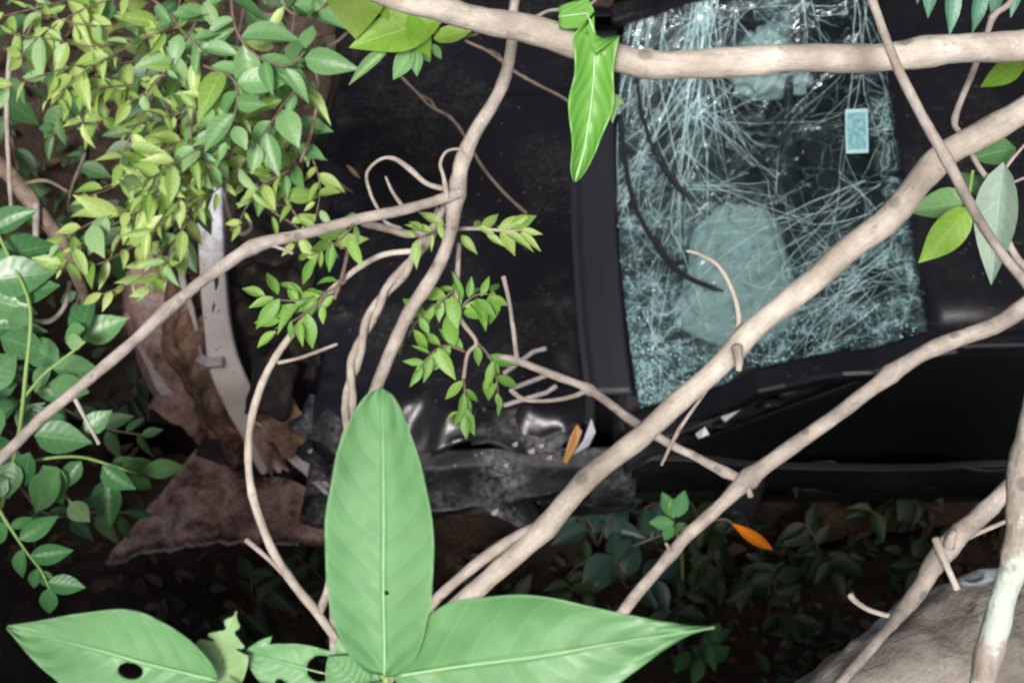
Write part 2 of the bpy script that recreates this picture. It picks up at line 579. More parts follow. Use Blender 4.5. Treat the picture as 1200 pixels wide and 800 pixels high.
M['dash'] = NT('dashboard_plastic').set(color=(.012, .012, .013), rough=.65).m
M['amber'] = NT('amber_lens').set(color=(.30, .14, .04), rough=.35).m
M['clear_lens'] = NT('clear_lens').set(color=(.30, .32, .35), rough=.25).m
M['side_glass'] = NT('dark_side_glass').set(color=(.004, .005, .005), rough=.25, spec=.12).m


def sticker_mat():
    s = NT('windscreen_sticker')
    sp = s.n('ShaderNodeSeparateXYZ'); s.l(s.coord('UV'), sp.inputs[0])
    U, V = sp.outputs[0], sp.outputs[1]
    bx = s.math('MAXIMUM', s.math('ABSOLUTE', s.math('SUBTRACT', U, .5)), s.math('ABSOLUTE', s.math('SUBTRACT', V, .5)))
    n = s.noise(s.mapping(s.coord('UV'), (5, 8, 1)), 1.3, 3, .6)
    c = s.mix(s.smooth(n, .45, .58), (.20, .37, .40), (.09, .23, .27))
    c = s.mix(s.smooth(bx, .41, .44), c, (.33, .52, .54))
    s.set(color=c, rough=.5)
    return s.m


M['sticker'] = sticker_mat()


# ------------------------------------------------------------------ ground
def lerp_prof(t, pr):
    t = max(0, min(t, len(pr) - 1.0001))
    i = int(t); f = t - i
    f2 = f
    return tuple(a + (b - a) * f2 for a, b in zip(pr[i], pr[i + 1]))


PROF = crom([(-150, 6), (-40, 5), (-10, 3.6), (-3.2, 3.3), (-2.2, 3.25), (-1.8, 2.95), (-1.52, 1.95), (-1.32, 1.0), (-1.1, .25), (-.85, .02),
             (-.2, -.06), (.8, -.08), (1.5, .02), (1.95, .35), (2.5, 1.25), (3.3, 2.5), (4.8, 3.6), (10, 4.6), (45, 7), (150, 12)], 10)  # near bank top raised out of view to shadow the floor beside the car


def sstep(x, a, b):
    t = max(0, min(1, (x - a) / (b - a)))
    return t * t * (3 - 2 * t)


def ground_pt(x, i):
    y, z = PROF[i]
    inner = math.exp(-((y) / 3.2) ** 4)
    dy = .62 * sstep(-x, .45, 1.2) + .22 * sstep(x, .35, .8)
    if y < -.5:
        y += dy * inner
    z += inner * (.75 * sstep(-x, 1.25, 2.6) + .5 * sstep(x, 3.2, 5))
    if PROF[i][0] < -1.0:
        z += inner * .8 * sstep(-x, 1.0, 1.6) * sstep(-PROF[i][0], 1.2, 1.8)  # out-of-view left bank raised to keep the sun off the gully floor
    q = Vector((x, y, z))
    a = .07 if abs(x) < 6 else .3
    k = nz(q, 1.6, 3) * a + nz(q, 5, 8) * .04 + nz(q, 14, 1) * .018
    return q + Vector((0, -k * .6 if z > .2 and y < 0 else k * .6, k))


xs = sorted(set([-150, -60, -25, -12, -7] + [round(-5 + i * .07, 3) for i in range(144)] + [7, 12, 25, 60, 150]))
gv, gf = [], []
for x in xs:
    for i in range(len(PROF)):
        gv.append(ground_pt(x, i))
NP = len(PROF)
for i in range(len(xs) - 1):
    for j in range(NP - 1):
        a = i * NP + j
        gf.append((a, a + NP, a + NP + 1, a + 1))
g = link('ground', mesh('ground', gv, gf, M['soil']))
g['kind'] = 'structure'

# ------------------------------------------------------------------ leaves
def leaf_mesh(name, mat, hw=.25, peak=.42, tip=1.0, fold=.10, droop=.12, nl=7, wave=0.0, nw=2):
    """unit leaf along +X, normal +Z"""
    vs, fs, uv = [], [], []
    for i in range(nl + 1):
        u = i / nl
        a = math.log(.5) / math.log(peak)
        wdt = hw * (math.sin(math.pi * u ** a) ** (.85 if u < peak else tip)) if 0 < u < 1 else 0.0
        wdt = max(wdt, .004)
        for j in range(-nw, nw + 1):
            t = j / nw
            z = fold * abs(t) * wdt * 2 - droop * u * u + wave * math.sin(u * 9 + t) * wdt * abs(t)
            vs.append(Vector((u, t * wdt, z))); uv.append((u, t * .5 + .5))
    k = 2 * nw + 1
    for i in range(nl):
        for j in range(2 * nw):
            a = i * k + j
            fs.append((a, a + k, a + k + 1, a + 1))
    return mesh(name, vs, fs, mat, True, uv)


def leaf_set(key, mat, **kw):
    return [leaf_mesh('leaf', mat, **{**kw, 'droop': kw.get('droop', .12) + dd, 'fold': kw.get('fold', .12) + ff, 'hw': kw.get('hw', .25) * wsc})
            for dd, ff, wsc in ((-.06, .05, 1), (.08, .0, 1.1), (.2, .12, .9), (0, .25, .95))]


LS = {
    'yellow_green': leaf_set('a', M['yellow_green'], hw=.185, peak=.40, tip=1.15),
    'blue_green': leaf_set('b', M['blue_green'], hw=.23, peak=.42, tip=1.1),
    'climber': leaf_set('c', M['climber'], hw=.31, peak=.40, tip=1.05),
    'sprig': leaf_set('d', M['sprig'], hw=.18, peak=.45, tip=1.1),
    'lime': leaf_set('e', M['lime'], hw=.24, peak=.45, tip=1.0),
    'dark': leaf_set('l', M['dark_leaf'], hw=.22, peak=.42, tip=1.1),
    'under': leaf_set('f', M['under'], hw=.24, peak=.42, tip=1.1),
    'fern_blue': leaf_set('g', M['fern_blue'], hw=.30, peak=.45, tip=1.0),
    'compound': leaf_set('h', M['compound'], hw=.27, peak=.45, tip=1.0),
    'pale': leaf_set('i', M['pale_leaf'], hw=.22, peak=.42, tip=1.1),
    'hang': leaf_set('j', M['hang_leaf'], hw=.15, peak=.45, tip=1.1, droop=.05),
    'dry': leaf_set('k', M['dry_leaf'], hw=.2, peak=.45, tip=1.1, fold=.4, droop=.2),
}


def put_leaf(parent, me, base, dirv, nrm, L, name='leaf'):
    x = dirv.normalized()
    z = nrm - x * nrm.dot(x)
    z = z.normalized() if z.length > 1e-5 else x.orthogonal().normalized()
    y = z.cross(x)
    ob = link(name, me, parent)
    Mx = Matrix((x, y, z)).transposed().to_4x4() @ Matrix.Diagonal((L, L, L, 1))
    Mx.translation = base - (Vector(parent.location) if parent is not None else Vector((0, 0, 0)))
    ob.matrix_local = Mx
    return ob


UP = Vector((0, 0, 1))
TOCAM = -FWD


def rv(s=1.0):
    return Vector((random.uniform(-s, s), random.uniform(-s, s), random.uniform(-s, s)))


def px_leaf(parent, key, b, t, nrm=None, wob=.35, dz=0.0):
    """explicit leaf: base (px,py,d) and tip (px,py,d)"""
    B = P(*b); T = P(*t)
    n = (nrm if nrm is not None else (TOCAM + UP * .3)) + rv(wob)
    me = random.choice(LS[key]) if isinstance(key, str) else key
    return put_leaf(parent, me, B, T - B, n, (T - B).length)


def twig_leaves(parent, key, pts, nleaf, Lpx, wpx=4.0, stem='twig', spread=55, start=.12, jit=.5, lvar=.35, term=True, mixkey=None, pm=.2, tilt=.55):
    """pts: (px,py,d); stem tube + alternate leaves along it"""
    full = [(a, b, c, wpx * (1 - .55 * i / max(1, len(pts) - 1))) for i, (a, b, c) in enumerate(pts)]
    pxtube('twig', full, M[stem], parent, 5, 6, .12, 60)
    sm = crom([(a, b, c) for a, b, c in pts], 12)
    V = [P(*s) for s in sm]
    n = len(V)
    for k in range(nleaf):
        f = start + (1 - start) * (k + random.uniform(-.3, .3)) / max(1, nleaf - 1)
        f = max(start * .5, min(1, f))
        idx = min(n - 2, int(f * (n - 1)))
        p = V[idx]; tg = (V[idx + 1] - V[idx]).normalized()
        d = sm[idx][2]
        side = 1 if k % 2 else -1
        nvec = (UP * .9 + TOCAM * .45 + rv(tilt)).normalized()
        lat = nvec.cross(tg).normalized() * side
        ang = R(spread + random.uniform(-22, 22))
        if term and f > .97:
            ang *= .2
        dv = tg * math.cos(ang) + lat * math.sin(ang) + rv(jit * .5) + Vector((0, 0, -.18))
        L = Lpx * d / FPX * (1 + random.uniform(-lvar, lvar)) * (1 - .25 * max(0, f - .8) / .2)
        kk = mixkey if (mixkey and random.random() < pm) else key
        lf = put_leaf(parent, random.choice(LS[kk]), p + lat * (wpx * .3 * d / FPX) + rv(.006), dv, nvec, L)
        lf.scale.y *= random.uniform(.75, 1.2)


# ------------------------------------------------------------------ the wrecked car
car = thing('wrecked_car', 'crashed black hatchback with crushed front and shattered windscreen lying in the gully', 'car', (0.9, 0.42, 0))
YC = 0.42


def hood_fn(u, v):
    x = -.60 + .80 * u
    y = -.33 + 1.58 * v
    z = .93 + .035 * (1 - (2 * v - 1) ** 2) - .13 * (1 - u) ** 2
    x += (.07 * nz((v * 4, 0, 1), 1) + .05 * (1 - (2 * v - 1) ** 2) * -1) * (1 - u) ** 2
    edge = max(0, 1 - v / .22); fr = max(0, 1 - u / .22)
    q = Vector((x, y, z))
    c = max(edge * .8, fr)
    z += c * (.055 * (abs(nz(q, 4.5, 5)) - .25) + .035 * nz(q, 11, 2) + .012 * nz(q, 26, 9))
    z += .012 * nz(q, 2.2, 4)
    x += c * .03 * nz(q, 8, 12); y += c * .035 * nz(q, 7, 15)
    if v < .06: z -= .03 * (1 - v / .06)
    if u < .07: z -= .09 * (1 - u / .07)
    # one long pressed crease each side of the middle
    z += .008 * math.exp(-((v - .28) / .015) ** 2) + .008 * math.exp(-((v - .72) / .015) ** 2)
    return Vector((x, y, z))


grid('hood', hood_fn, 70, 90, M['hood'], car, .004)


def fender_fn(far):
    def fn(u, v):
        x = -.60 + .95 * u
        prof = [(-.335, .915), (-.385, .895), (-.425, .83), (-.44, .74), (-.43, .64), (-.40, .54), (-.36, .46)]
        y, z = lerp_prof(v * 6, prof)
        z -= .10 * (1 - u) ** 2.2 * (1 - v * .6)
        q = Vector((x, y, z))
        c = .25 + .75 * (1 - u) if not far else .4
        k = c * (.075 * nz(q, 4.2, 21) + .06 * (abs(nz(q, 6, 3)) - .2) + .006 * nz(q, 22, 6))
        y += -k * (.4 + v); z += k * .8 * (1 - v)
        x += c * .05 * nz(q, 6, 31)
        if far: y = 2 * YC - y
        return Vector((x, y, z))
    return fn


def arch(u, v):
    x = -.60 + .95 * u; z = .9 - .45 * v
    return (x + .30) ** 2 + (z - .26) ** 2 < .30 ** 2


grid('fender', fender_fn(False), 70, 36, M['crumple'], car, .003, skip=arch)
grid('fender', fender_fn(True), 40, 20, M['body'], car, .003, skip=arch)


# cowl panel with raised lip
def cowl_fn(u, v):
    pr = [(.205, .925), (.208, .965), (.222, .968), (.236, .952), (.30, .950), (.338, .955), (.350, .935)]
    x, z = lerp_prof(u * 6, pr)
    y = -.19 + 1.27 * v
    x += -.03 * (1 - (2 * v - 1) ** 2) + .006 * nz((y, 0, 0), 3, 4)
    z += .02 * (1 - (2 * v - 1) ** 2)
    return Vector((x, y, z))


grid('cowl_panel', cowl_fn, 30, 50, M['plastic'], car, .004, smooth=True)


def wind(u, v):
    x = .365 + .71 * u - .05 * (1 - (2 * v - 1) ** 2) * (1 - .4 * u)
    yn = -.25 + .04 * u; yf = 1.10 - .10 * u
    y = yn + (yf - yn) * v
    z = .965 + .42 * u + .035 * math.sin(math.pi * u) + .02 * (1 - (2 * v - 1) ** 2)
    z -= .055 * math.exp(-((u - .72) / .22) ** 2 - ((v - .20) / .16) ** 2)
    z -= .045 * math.exp(-((u - .18) / .15) ** 2 - ((v - .10) / .14) ** 2)
    z -= .035 * math.exp(-((u - .45) / .3) ** 2 - ((v - .6) / .3) ** 2)
    q = Vector((x, y, z))
    z += .014 * nz(q, 9, 3) + .006 * nz(q, 24, 5)
    return Vector((x, y, z))


ws = grid('windscreen', wind, 46, 70, M['glass'], car, 0)
ws['label'] = 'shattered teal laminated glass sagging into the cabin'
W0 = wind(0, .4); W1 = wind(1, .4)
WN = (W1 - W0).normalized().cross(Vector((0, 1, 0))).normalized()
if WN.z < 0: WN = -WN


# crack lines: thin raised splinters following the sheet
def crack_lines():
    rr = random.Random(11)
    vs, fs = [], []

    def ribbon(path, w0):
        prev = None
        for i, (u, v) in enumerate(path):
            u = min(.995, max(.005, u)); v = min(.995, max(.005, v))
            p = wind(u, v) + Vector((-.3, 0, 1)) * .0035
            b = path[min(i + 1, len(path) - 1)]; a = path[max(i - 1, 0)]
            t = Vector(((b[0] - a[0]) * .83, (b[1] - a[1]) * 1.3, (b[0] - a[0]) * .42))
            if t.length < 1e-6: continue
            s_ = t.cross(Vector((-.4, 0, 1))).normalized() * w0 * (1 - .6 * i / len(path)) * rr.uniform(.6, 1.4)
            k = len(vs)
            vs.extend([p - s_, p + Vector((-.3, 0, 1)) * w0 * .8, p + s_])
            if prev is not None:
                fs.append((prev, k, k + 1, prev + 1)); fs.append((prev + 1, k + 1, k + 2, prev + 2))
            prev = k

    def walk(u, v, ang, ln, w0, br=.14, curl=.06):
        path = [(u, v)]
        st = .016
        n = int(ln / st)
        for i in range(n):
            ang += rr.gauss(0, curl)
            u += math.cos(ang) * st * 1.15; v += math.sin(ang) * st * .75
            if not (0 < u < 1 and 0 < v < 1): break
            path.append((u, v))
            if rr.random() < br and w0 > .0007:
                walk(u, v, ang + rr.choice((-1, 1)) * rr.uniform(.35, .9), ln * rr.uniform(.2, .5), w0 * .6, br * .6, curl)
        if len(path) > 2: ribbon(path, w0 * .42)
    # impact centres, with radial cracks
    for (cu, cv, n, l0, l1, w0) in ((.10, .12, 14, .12, .35, .0014), (.80, .20, 16, .12, .32, .0012), (.36, .66, 8, .2, .5, .0015),
                                   (.60, .40, 4, .10, .3, .0009), (.95, .52, 9, .06, .16, .0011), (.45, .92, 7, .2, .5, .0016), (.2, .8, 5, .2, .5, .0014)):
        for k in range(n):
            walk(cu + rr.gauss(0, .015), cv + rr.gauss(0, .015), k / n * 2 * math.pi + rr.uniform(-.2, .2), rr.uniform(l0, l1), w0 * rr.uniform(.6, 1.3))
    # bundles of long splinters running across the car
    for (u0, v0, v1, n, w0) in ((.31, .99, .40, 14, .0028), (.06, .99, .6, 3, .0036), (.14, .99, .55, 3, .0034), (.42, .95, .6, 2, .0014), (.72, .98, .7, 3, .0016), (.95, .9, .3, 6, .0020)):
        for k in range(n):
            walk(u0 + rr.gauss(0, .03), v0, -math.pi / 2 + rr.gauss(0, .10), (v0 - v1) * rr.uniform(.7, 1.3) / .75, w0 * rr.uniform(.6, 1.2), .06, .035)
    # slanted folds in the lower corner by the roof
    for k in range(20):
        walk(.95 - rr.random() * .12, .10 + rr.random() * .3, math.pi + rr.uniform(.0, .55), rr.uniform(.25, .65), .0016 * rr.uniform(.5, 1.2), .08, .05)
    for k in range(6):
        walk(rr.random(), rr.random(), rr.uniform(0, 6.28), rr.uniform(.1, .35), .001, .1, .15)
    return vs, fs


cv, cf = crack_lines()
cr = link('crack_lines', mesh('crack_lines', cv, cf, M['crack'], False, None, origin_of(ws)), ws)
cr['kind'] = 'stuff'
# loose crumbs of glass along the base and the lower corner
rr = random.Random(5)
vs, fs = [], []
for k in range(900):
    if rr.random() < .7:
        u, v = abs(rr.gauss(0, .09)), abs(rr.gauss(0, .16)) + .01
    else:
        u, v = rr.uniform(.05, .95), abs(rr.gauss(0, .04)) + .01
    if u > .99 or v > .99: continue
    p = wind(u, v) + Vector((-.2, 0, 1)) * .005
    r = rr.uniform(.0018, .0045)
    b = len(vs)
    ax = [Vector((rr.gauss(0, 1), rr.gauss(0, 1), rr.gauss(0, 1))).normalized() * r for _ in range(4)]
    vs.extend([p + a for a in ax])
    fs.extend([(b, b + 1, b + 2), (b, b + 2, b + 3), (b, b + 3, b + 1), (b + 1, b + 3, b + 2)])
ob = link('glass_crumbs', mesh('glass_crumbs', vs, fs, M['chip'], False, None, origin_of(ws)), ws)
ob['kind'] = 'stuff'


def on_glass(px, py):
    return PPL(px, py, W0, WN)


# inspection sticker on the glass
a, b, c, d = (on_glass(996, 138), on_glass(1022, 137), on_glass(1023, 188), on_glass(997, 189))
ctr = (a + b + c + d) / 4
lift = WN * .045
sv = [p + lift for p in (d, c, b, a)] + [p + lift - WN * .0015 for p in (d, c, b, a)]
st = link('sticker', mesh('sticker', sv, [(0, 1, 2, 3), (7, 6, 5, 4), (0, 4, 5, 1), (1, 5, 6, 2), (2, 6, 7, 3), (3, 7, 4, 0)], M['sticker'], False,
                          [(0, 0), (1, 0), (1, 1), (0, 1)] * 2, origin_of(ws)), ws)
st['label'] = 'small pale cyan rectangular sticker on the glass'


# pillars and roof
def pillar(v, off, name='pillar'):
    pts = []
    for k in range(13):
        u = -.06 + k / 12 * 1.12
        p = wind(max(0, min(1, u)), v)
        if u < 0: p = p + Vector((u * .7, 0, u * .3))
        if u > 1: p = p + Vector(((u - 1) * .8, 0, (u - 1) * .2))
        p = Vector((p.x, p.y + off, p.z + .006))
        p += Vector((0, nz(p, 5, 9) * .035, nz(p, 6, 2) * .05 + nz(p, 17, 4) * .012))
        pts.append(p)
    return boxsweep(name, pts, .075, .05, M['body'], car, bev=.012)


pillar(0.0, -.035)
pillar(1.0, .035)


def roof_fn(u, v):
    x = 1.055 + 1.45 * u
    yn, yf = -.225 - .0 * u, 1.03 + .03 * u
    y = yn + (yf - yn) * v
    z = 1.40 + .05 * math.sin(math.pi * min(1, u * .9 + .1)) + .03 * (1 - (2 * v - 1) ** 2) - .10 * u * u
    e = min(v, 1 - v)
    if e < .06: z -= .05 * (1 - e / .06) ** 2
    q = Vector((x, y, z))
    z += .03 * nz(q, 3, 1) * (1 - u) + .012 * nz(q, 9, 5) * (1 - u)
    x -= .05 * (1 - (2 * v - 1) ** 2) * .6 * (1 - u)
    return Vector((x, y, z))


grid('roof', roof_fn, 36, 36, M['body'], car, .004)


def side_fn(x0, x1, far, bulge=.0):
    def fn(u, v):
        x = x0 + (x1 - x0) * u
        pr = [(-.385, .955), (-.405, .89), (-.385, .74), (-.33, .54), (-.27, .34), (-.22, .27)]
        y, z = lerp_prof(v * 5, pr)
        q = Vector((x, y, z))
        if not far:
            y += .055 * nz(q, 3.2, 8) + .03 * (abs(nz(q, 7, 3)) - .2) + .012 * nz(q, 17, 3)
            z += .03 * nz(q, 4, 18)
        if far: y = 2 * YC - y
        return Vector((x, y, z))
    return fn


def sglass_fn(x0, x1, far):
    def fn(u, v):
        x = x0 + (x1 - x0) * u
        # bottom follows the belt line, top leans in to the roof rail
        zt = min(1.375, .985 + max(0, (x - .42)) * .56)
        z = .955 + (zt - .955) * v
        y = -.385 + .155 * (z - .955) / .42
        if far: y = 2 * YC - y
        return Vector((x, y, z))
    return fn


for far in (False, True):
    for (x0, x1) in ((.335, 1.42), (1.43, 2.40)):
        dr = grid('door', side_fn(x0, x1, far), 30, 16, M['body'], car, .004)
        hx = x1 - .12
        yy = (-.41 if not far else 2 * YC + .41)
        boxsweep('handle', [Vector((hx - .09, yy, .80)), Vector((hx + .07, yy, .80))], .022, .028, M['black'], dr, bev=.006)
        grid('window', sglass_fn(x0 + (.10 if x0 < 1 else 0), x1, far), 16, 8, M['side_glass'], dr, .004)
        s_ = 1 if not far else -1
        pts = [Vector((x, (-.388 if not far else 2 * YC + .388) + .05 * nz((x, 0, 0), 3, 2), .955 + .06 * nz((x, 1, 0), 4, 5))) for x in [x0 + .05 + (x1 - x0 - .05) * q / 8 for q in range(9)]]
        boxsweep('belt_trim', pts, .022, .018, M['black'], dr, bev=.004)
    yy = -.235 if not far else 2 * YC + .235
    y2 = -.40 if not far else 2 * YC + .40
    boxsweep('door_post', [Vector((1.425, y2, .94)), Vector((1.44, yy, 1.385))], .06, .025, M['body'], car, Vector((0, 1, 0)), .006)
    boxsweep('door_post', [Vector((2.42, y2, .94)), Vector((2.34, yy, 1.34))], .10, .025, M['body'], car, Vector((0, 1, 0)), .006)
    boxsweep('roof_rail', [Vector((1.04, yy, 1.385)), Vector((1.5, yy, 1.41)), Vector((2.0, yy, 1.40)), Vector((2.45, yy, 1.31))], .04, .035, M['body'], car, bev=.01)
    boxsweep('sill', [Vector((.3, y2 + (.19 if not far else -.19), .24)), Vector((2.4, y2 + (.19 if not far else -.19), .24))], .10, .12, M['black'], car, bev=.02)


def rear_fn(u, v):
    pr = [(2.45, 1.33), (2.66, .98), (2.80, .90), (2.86, .62), (2.84, .38), (2.74, .26)]
    x, z = lerp_prof(u * 5, pr)
    wv = .64 + .20 * min(1, u * 2.5)
    y = YC + (2 * v - 1) * wv
    x -= .12 * abs(2 * v - 1) ** 4
    return Vector((x, y, z))


hatch = grid('tailgate', rear_fn, 20, 24, M['body'], car, .004)
for far in (False, True):
    def q_fn(u, v, far=far):
        x = 2.40 + .44 * u
        pr = [(-.40, .955), (-.425, .90), (-.445, .72), (-.44, .52), (-.42, .32), (-.38, .26)]
        y, z = lerp_prof(v * 5, pr)
        y += .05 * u * u
        if far: y = 2 * YC - y
        return Vector((x, y, z))
    grid('rear_quarter', q_fn, 10, 14, M['body'], car, .004)


# wheels
def wheel(cx, cy, rot=0.0):
    prof_t = [(.20, -.085), (.27, -.095), (.31, -.085), (.318, -.04), (.318, .04), (.31, .085), (.27, .095), (.20, .085)]
    prof_r = [(.0, -.05), (.05, -.055), (.06, -.03), (.17, -.02), (.19, -.075), (.205, -.085), (.195, .08), (.0, .06)]

    def lathe(pr, n):
        vs, fs = [], []
        for k in range(n):
            a = 2 * math.pi * k / n
            for (r, t) in pr:
                q = Vector((r * math.cos(a), t, r * math.sin(a)))
                q = Matrix.Rotation(rot, 3, 'Z') @ q
                vs.append(Vector((cx, cy, .32)) + q)
        m = len(pr)
        for k in range(n):
            for j in range(m - 1):
                a = k * m + j; b = ((k + 1) % n) * m + j
                fs.append((a, b, b + 1, a + 1))
        return vs, fs
    vs, fs = lathe(prof_r, 28)
    wh = link('wheel', mesh('wheel', vs, fs, M['steel'], False, None, origin_of(car)), car)
    vs, fs = lathe(prof_t, 36)
    link('tyre', mesh('tyre', vs, fs, M['rubber'], True, None, origin_of(wh)), wh)


for (cx, cy, rt) in ((-.36, -.20, .25), (-.36, 2 * YC + .33, .25), (2.05, -.33, 0), (2.05, 2 * YC + .33, 0)):
    wheel(cx, cy, rt)

# cabin
def box(name, x0, x1, y0, y1, z0, z1, mat, parent, bev=.03, seg=3, nzs=0.0):
    vs = [Vector((x, y, z)) for x in (x0, x1) for y in (y0, y1) for z in (z0, z1)]
    fs = [(0, 1, 3, 2), (4, 6, 7, 5), (0, 4, 5, 1), (2, 3, 7, 6), (0, 2, 6, 4), (1, 5, 7, 3)]
    ob = link(name, mesh(name, vs, fs, mat, False, None, origin_of(parent)), parent)
    m = ob.modifiers.new('bev', 'BEVEL'); m.width = bev; m.segments = seg
    return ob


box('floor_pan', -.2, 2.7, -.16, 1.00, .22, .27, M['black'], car, .01)
box('bulkhead', .18, .24, -.26, 1.10, .27, .90, M['black'], car, .01)
dash = box('dashboard', .30, .66, -.30, 1.14, .66, .90, M['dash'], car, .06)
for yc in (.08, .78):
    stt = box('seat', 1.02, 1.50, yc - .24, yc + .24, .38, .58, M['seat'], car, .06)
    vs = []
    bk = boxsweep('backrest', [Vector((1.46, yc, .52)), Vector((1.58, yc, .80)), Vector((1.68, yc, 1.08))], .46, .13, M['seat'], stt, Vector((1, 0, .3)), .05)
    boxsweep('headrest', [Vector((1.66, yc, 1.10)), Vector((1.70, yc, 1.26))], .26, .10, M['seat'], stt, Vector((1, 0, .3)), .04)
# steering wheel on the far (driver) side
sw = [Vector((.80 + .065 * math.sin(a) * .6, .78 + .18 * math.cos(a), .93 + .17 * math.sin(a))) for a in [k / 28 * 2 * math.pi for k in range(29)]]
swo = tube('steering_wheel', sw, [.015] * 29, M['black'], car, 8)
tube('steering_column', [Vector((.62, .78, .84)), Vector((.79, .78, .92))], [.03, .03], M['black'], swo, 8)


def airbag(cx, cy, d, rx, ry, rz, seed, flat=1.0):
    c = P(cx, cy, d)
    vs, fs = [], []
    nu, nv = 64, 48
    for i in range(nv + 1):
        th = math.pi * i / nv
        for k in range(nu):
            ph = 2 * math.pi * k / nu
            sx = math.copysign(abs(math.cos(ph)) ** .8, math.cos(ph)) * math.sin(th)
            sy = math.copysign(abs(math.sin(ph)) ** .8, math.sin(ph)) * math.sin(th)
            szz = math.cos(th)
            q = Vector((sx, sy, szz))
            f = 1 + .18 * nz(q, 1.3, seed) - .30 * abs(nz(Vector((q.x * 1.2, q.y * 2.6, q.z)), 1.6, seed + 3)) + .05 * nz(q, 7, seed)
            taper = 1 - .42 * sy + .15 * nz((sy * 2, sx, 0), 1.5, seed)
            vs.append(c + RGT * (sx * rx * f * taper) + UPV * (sy * ry * f) - FWD * (szz * rz * f))
    for i in range(nv):
        for k in range(nu):
            a = i * nu + k; b = i * nu + (k + 1) % nu
            fs.append((a, a + nu, b + nu, b))
    return link('airbag', mesh('airbag', vs, fs, M['airbag'], True, None, origin_of(car)), car)


dg = lambda px, py: (on_glass(px, py) - CAM).dot(FWD)
ab = airbag(868, 318, dg(868, 318) + .17, .17, .22, .08, 3)
ab['label'] = 'deflated pale airbag slumped behind the glass'
airbag(900, 72, dg(900, 72) + .17, .12, .12, .07, 8)

# wipers
for (pts, wdt) in (([(757, 95, 0), (765, 150, 0), (785, 205, 0), (815, 245, 0)], .010), ([(738, 150, 0), (752, 240, 0), (775, 290, 0), (805, 330, 0), (852, 352, 0)], .014)):
    V = [on_glass(a, b) + WN * .075 for a, b, _ in pts]
    V = [Vector(v) for v in crom([tuple(v) for v in V], 8)]
    wa = tube('wiper_arm', V, [wdt * .5] * len(V), M['black'], car, 8)
    tube('wiper_blade', [v + WN * -.012 + Vector((.012, 0, 0)) for v in V[len(V) // 2:]], [.004] * len(V[len(V) // 2:]), M['rubber'], wa, 6)

# ------------------------------------------------ crushed front end
box('engine_block', -.45, .02, .0, .85, .38, .72, M['firewall'], car, .06)


def core_fn(u, v):
    # ragged vertical radiator support / folded slam panel
    a = PZ(265 + 15 * math.sin(v * 9), 200 + v * 330, .80)
    b = PZ(372 + 12 * math.sin(v * 7 + 1), 190 + v * 340, .84)
    p = a.lerp(b, u)
    p.z += -.10 * math.sin(math.pi * u) - .12 * sstep(v, .6, 1)
    q = p.copy()
    p.z += .10 * (abs(nz(q, 6, 2)) - .2) + .05 * nz(q, 15, 7)
    p.x += .04 * nz(q, 9, 4); p.y += .03 * nz(q, 10, 6)
    return p


grid('slam_panel', core_fn, 34, 70, M['firewall'], car, .004)

bp = [(247, 222, .83), (248, 270, .83), (251, 330, .83), (256, 385, .825), (264, 430, .81), (283, 472, .77), (304, 512, .72), (322, 545, .66)]
V = [Vector(v) for v in crom([tuple(PZ(*b)) for b in bp], 5)]
V = [v + Vector((nz(v, 9, 3) * .012, 0, nz(v, 12, 5) * .02)) * .5 * sstep(i, 12, 22) for i, v in enumerate(V)]
bm_ = boxsweep('bumper_beam', V, lambda i: .078 + .018 * sstep(i, 14, 22), lambda i: .05, M['beam'], car, bev=.008)
bm_['label'] = 'bent bare silver crash beam, muddy at its lower end'
# bracket fins beside the beam
V = [PZ(211, 305, .80), PZ(216, 335, .80), PZ(226, 365, .79), PZ(234, 395, .78), PZ(238, 425, .77)]
boxsweep('bracket', V, lambda i: .014 + .008 * math.sin(i * 1.3), .05, M['bracket'], car, bev=.004)
V = [PZ(262, 424, .86), PZ(246, 426, .85), PZ(234, 420, .82)]
boxsweep('bracket', V, .03, .02, M['bracket'], car, bev=.004)
V = [PZ(163, 395, .62), PZ(178, 425, .62), PZ(190, 455, .60), PZ(204, 470, .58)]
boxsweep('bracket', V, .035, .04, M['bracket'], car, bev=.005)
V = [PZ(178, 408, .64), PZ(200, 402, .64), PZ(215, 396, .65)]
boxsweep('bracket', V, .045, .03, M['bracket'], car, bev=.005)
V = [PZ(150, 365, .60), PZ(175, 380, .61), PZ(212, 372, .66)]
boxsweep('bracket', V, .05, .03, M['bumper'], car, bev=.005)


# muddy ribs between beam and bumper
def ribs_fn(k, x0, x1, y0, y1, zz):
    def fn(u, v):
        px = x0 + (x1 - x0) * u + 26 * sstep(v, .35, 1.0) * 1.6 + 3 * math.sin(v * 12 + k)
        py = y0 + (y1 - y0) * v
        p = PZ(px, py, zz - .12 * sstep(v, .5, 1))
        q = p.copy()
        p.z += .035 * math.sin(u * math.pi) + .05 * nz(q, 12, k) + .025 * nz(q, 30, k)
        p.x += .015 * nz(q, 14, k + 4)
        return p
    return fn


for k, (x0, x1, y0, y1, zz) in enumerate(((192, 218, 330, 505, .70), (210, 240, 345, 530, .73), (226, 256, 375, 548, .75), (176, 204, 250, 360, .66), (203, 244, 215, 330, .70), (160, 196, 300, 420, .62), (240, 268, 430, 560, .70))):
    grid('grille_rib', ribs_fn(k, x0, x1, y0, y1, zz), 8, 30, M['core'] if k in (0, 1, 2, 6) else (M['bumper'] if k == 5 else M['firewall']), car, .012)


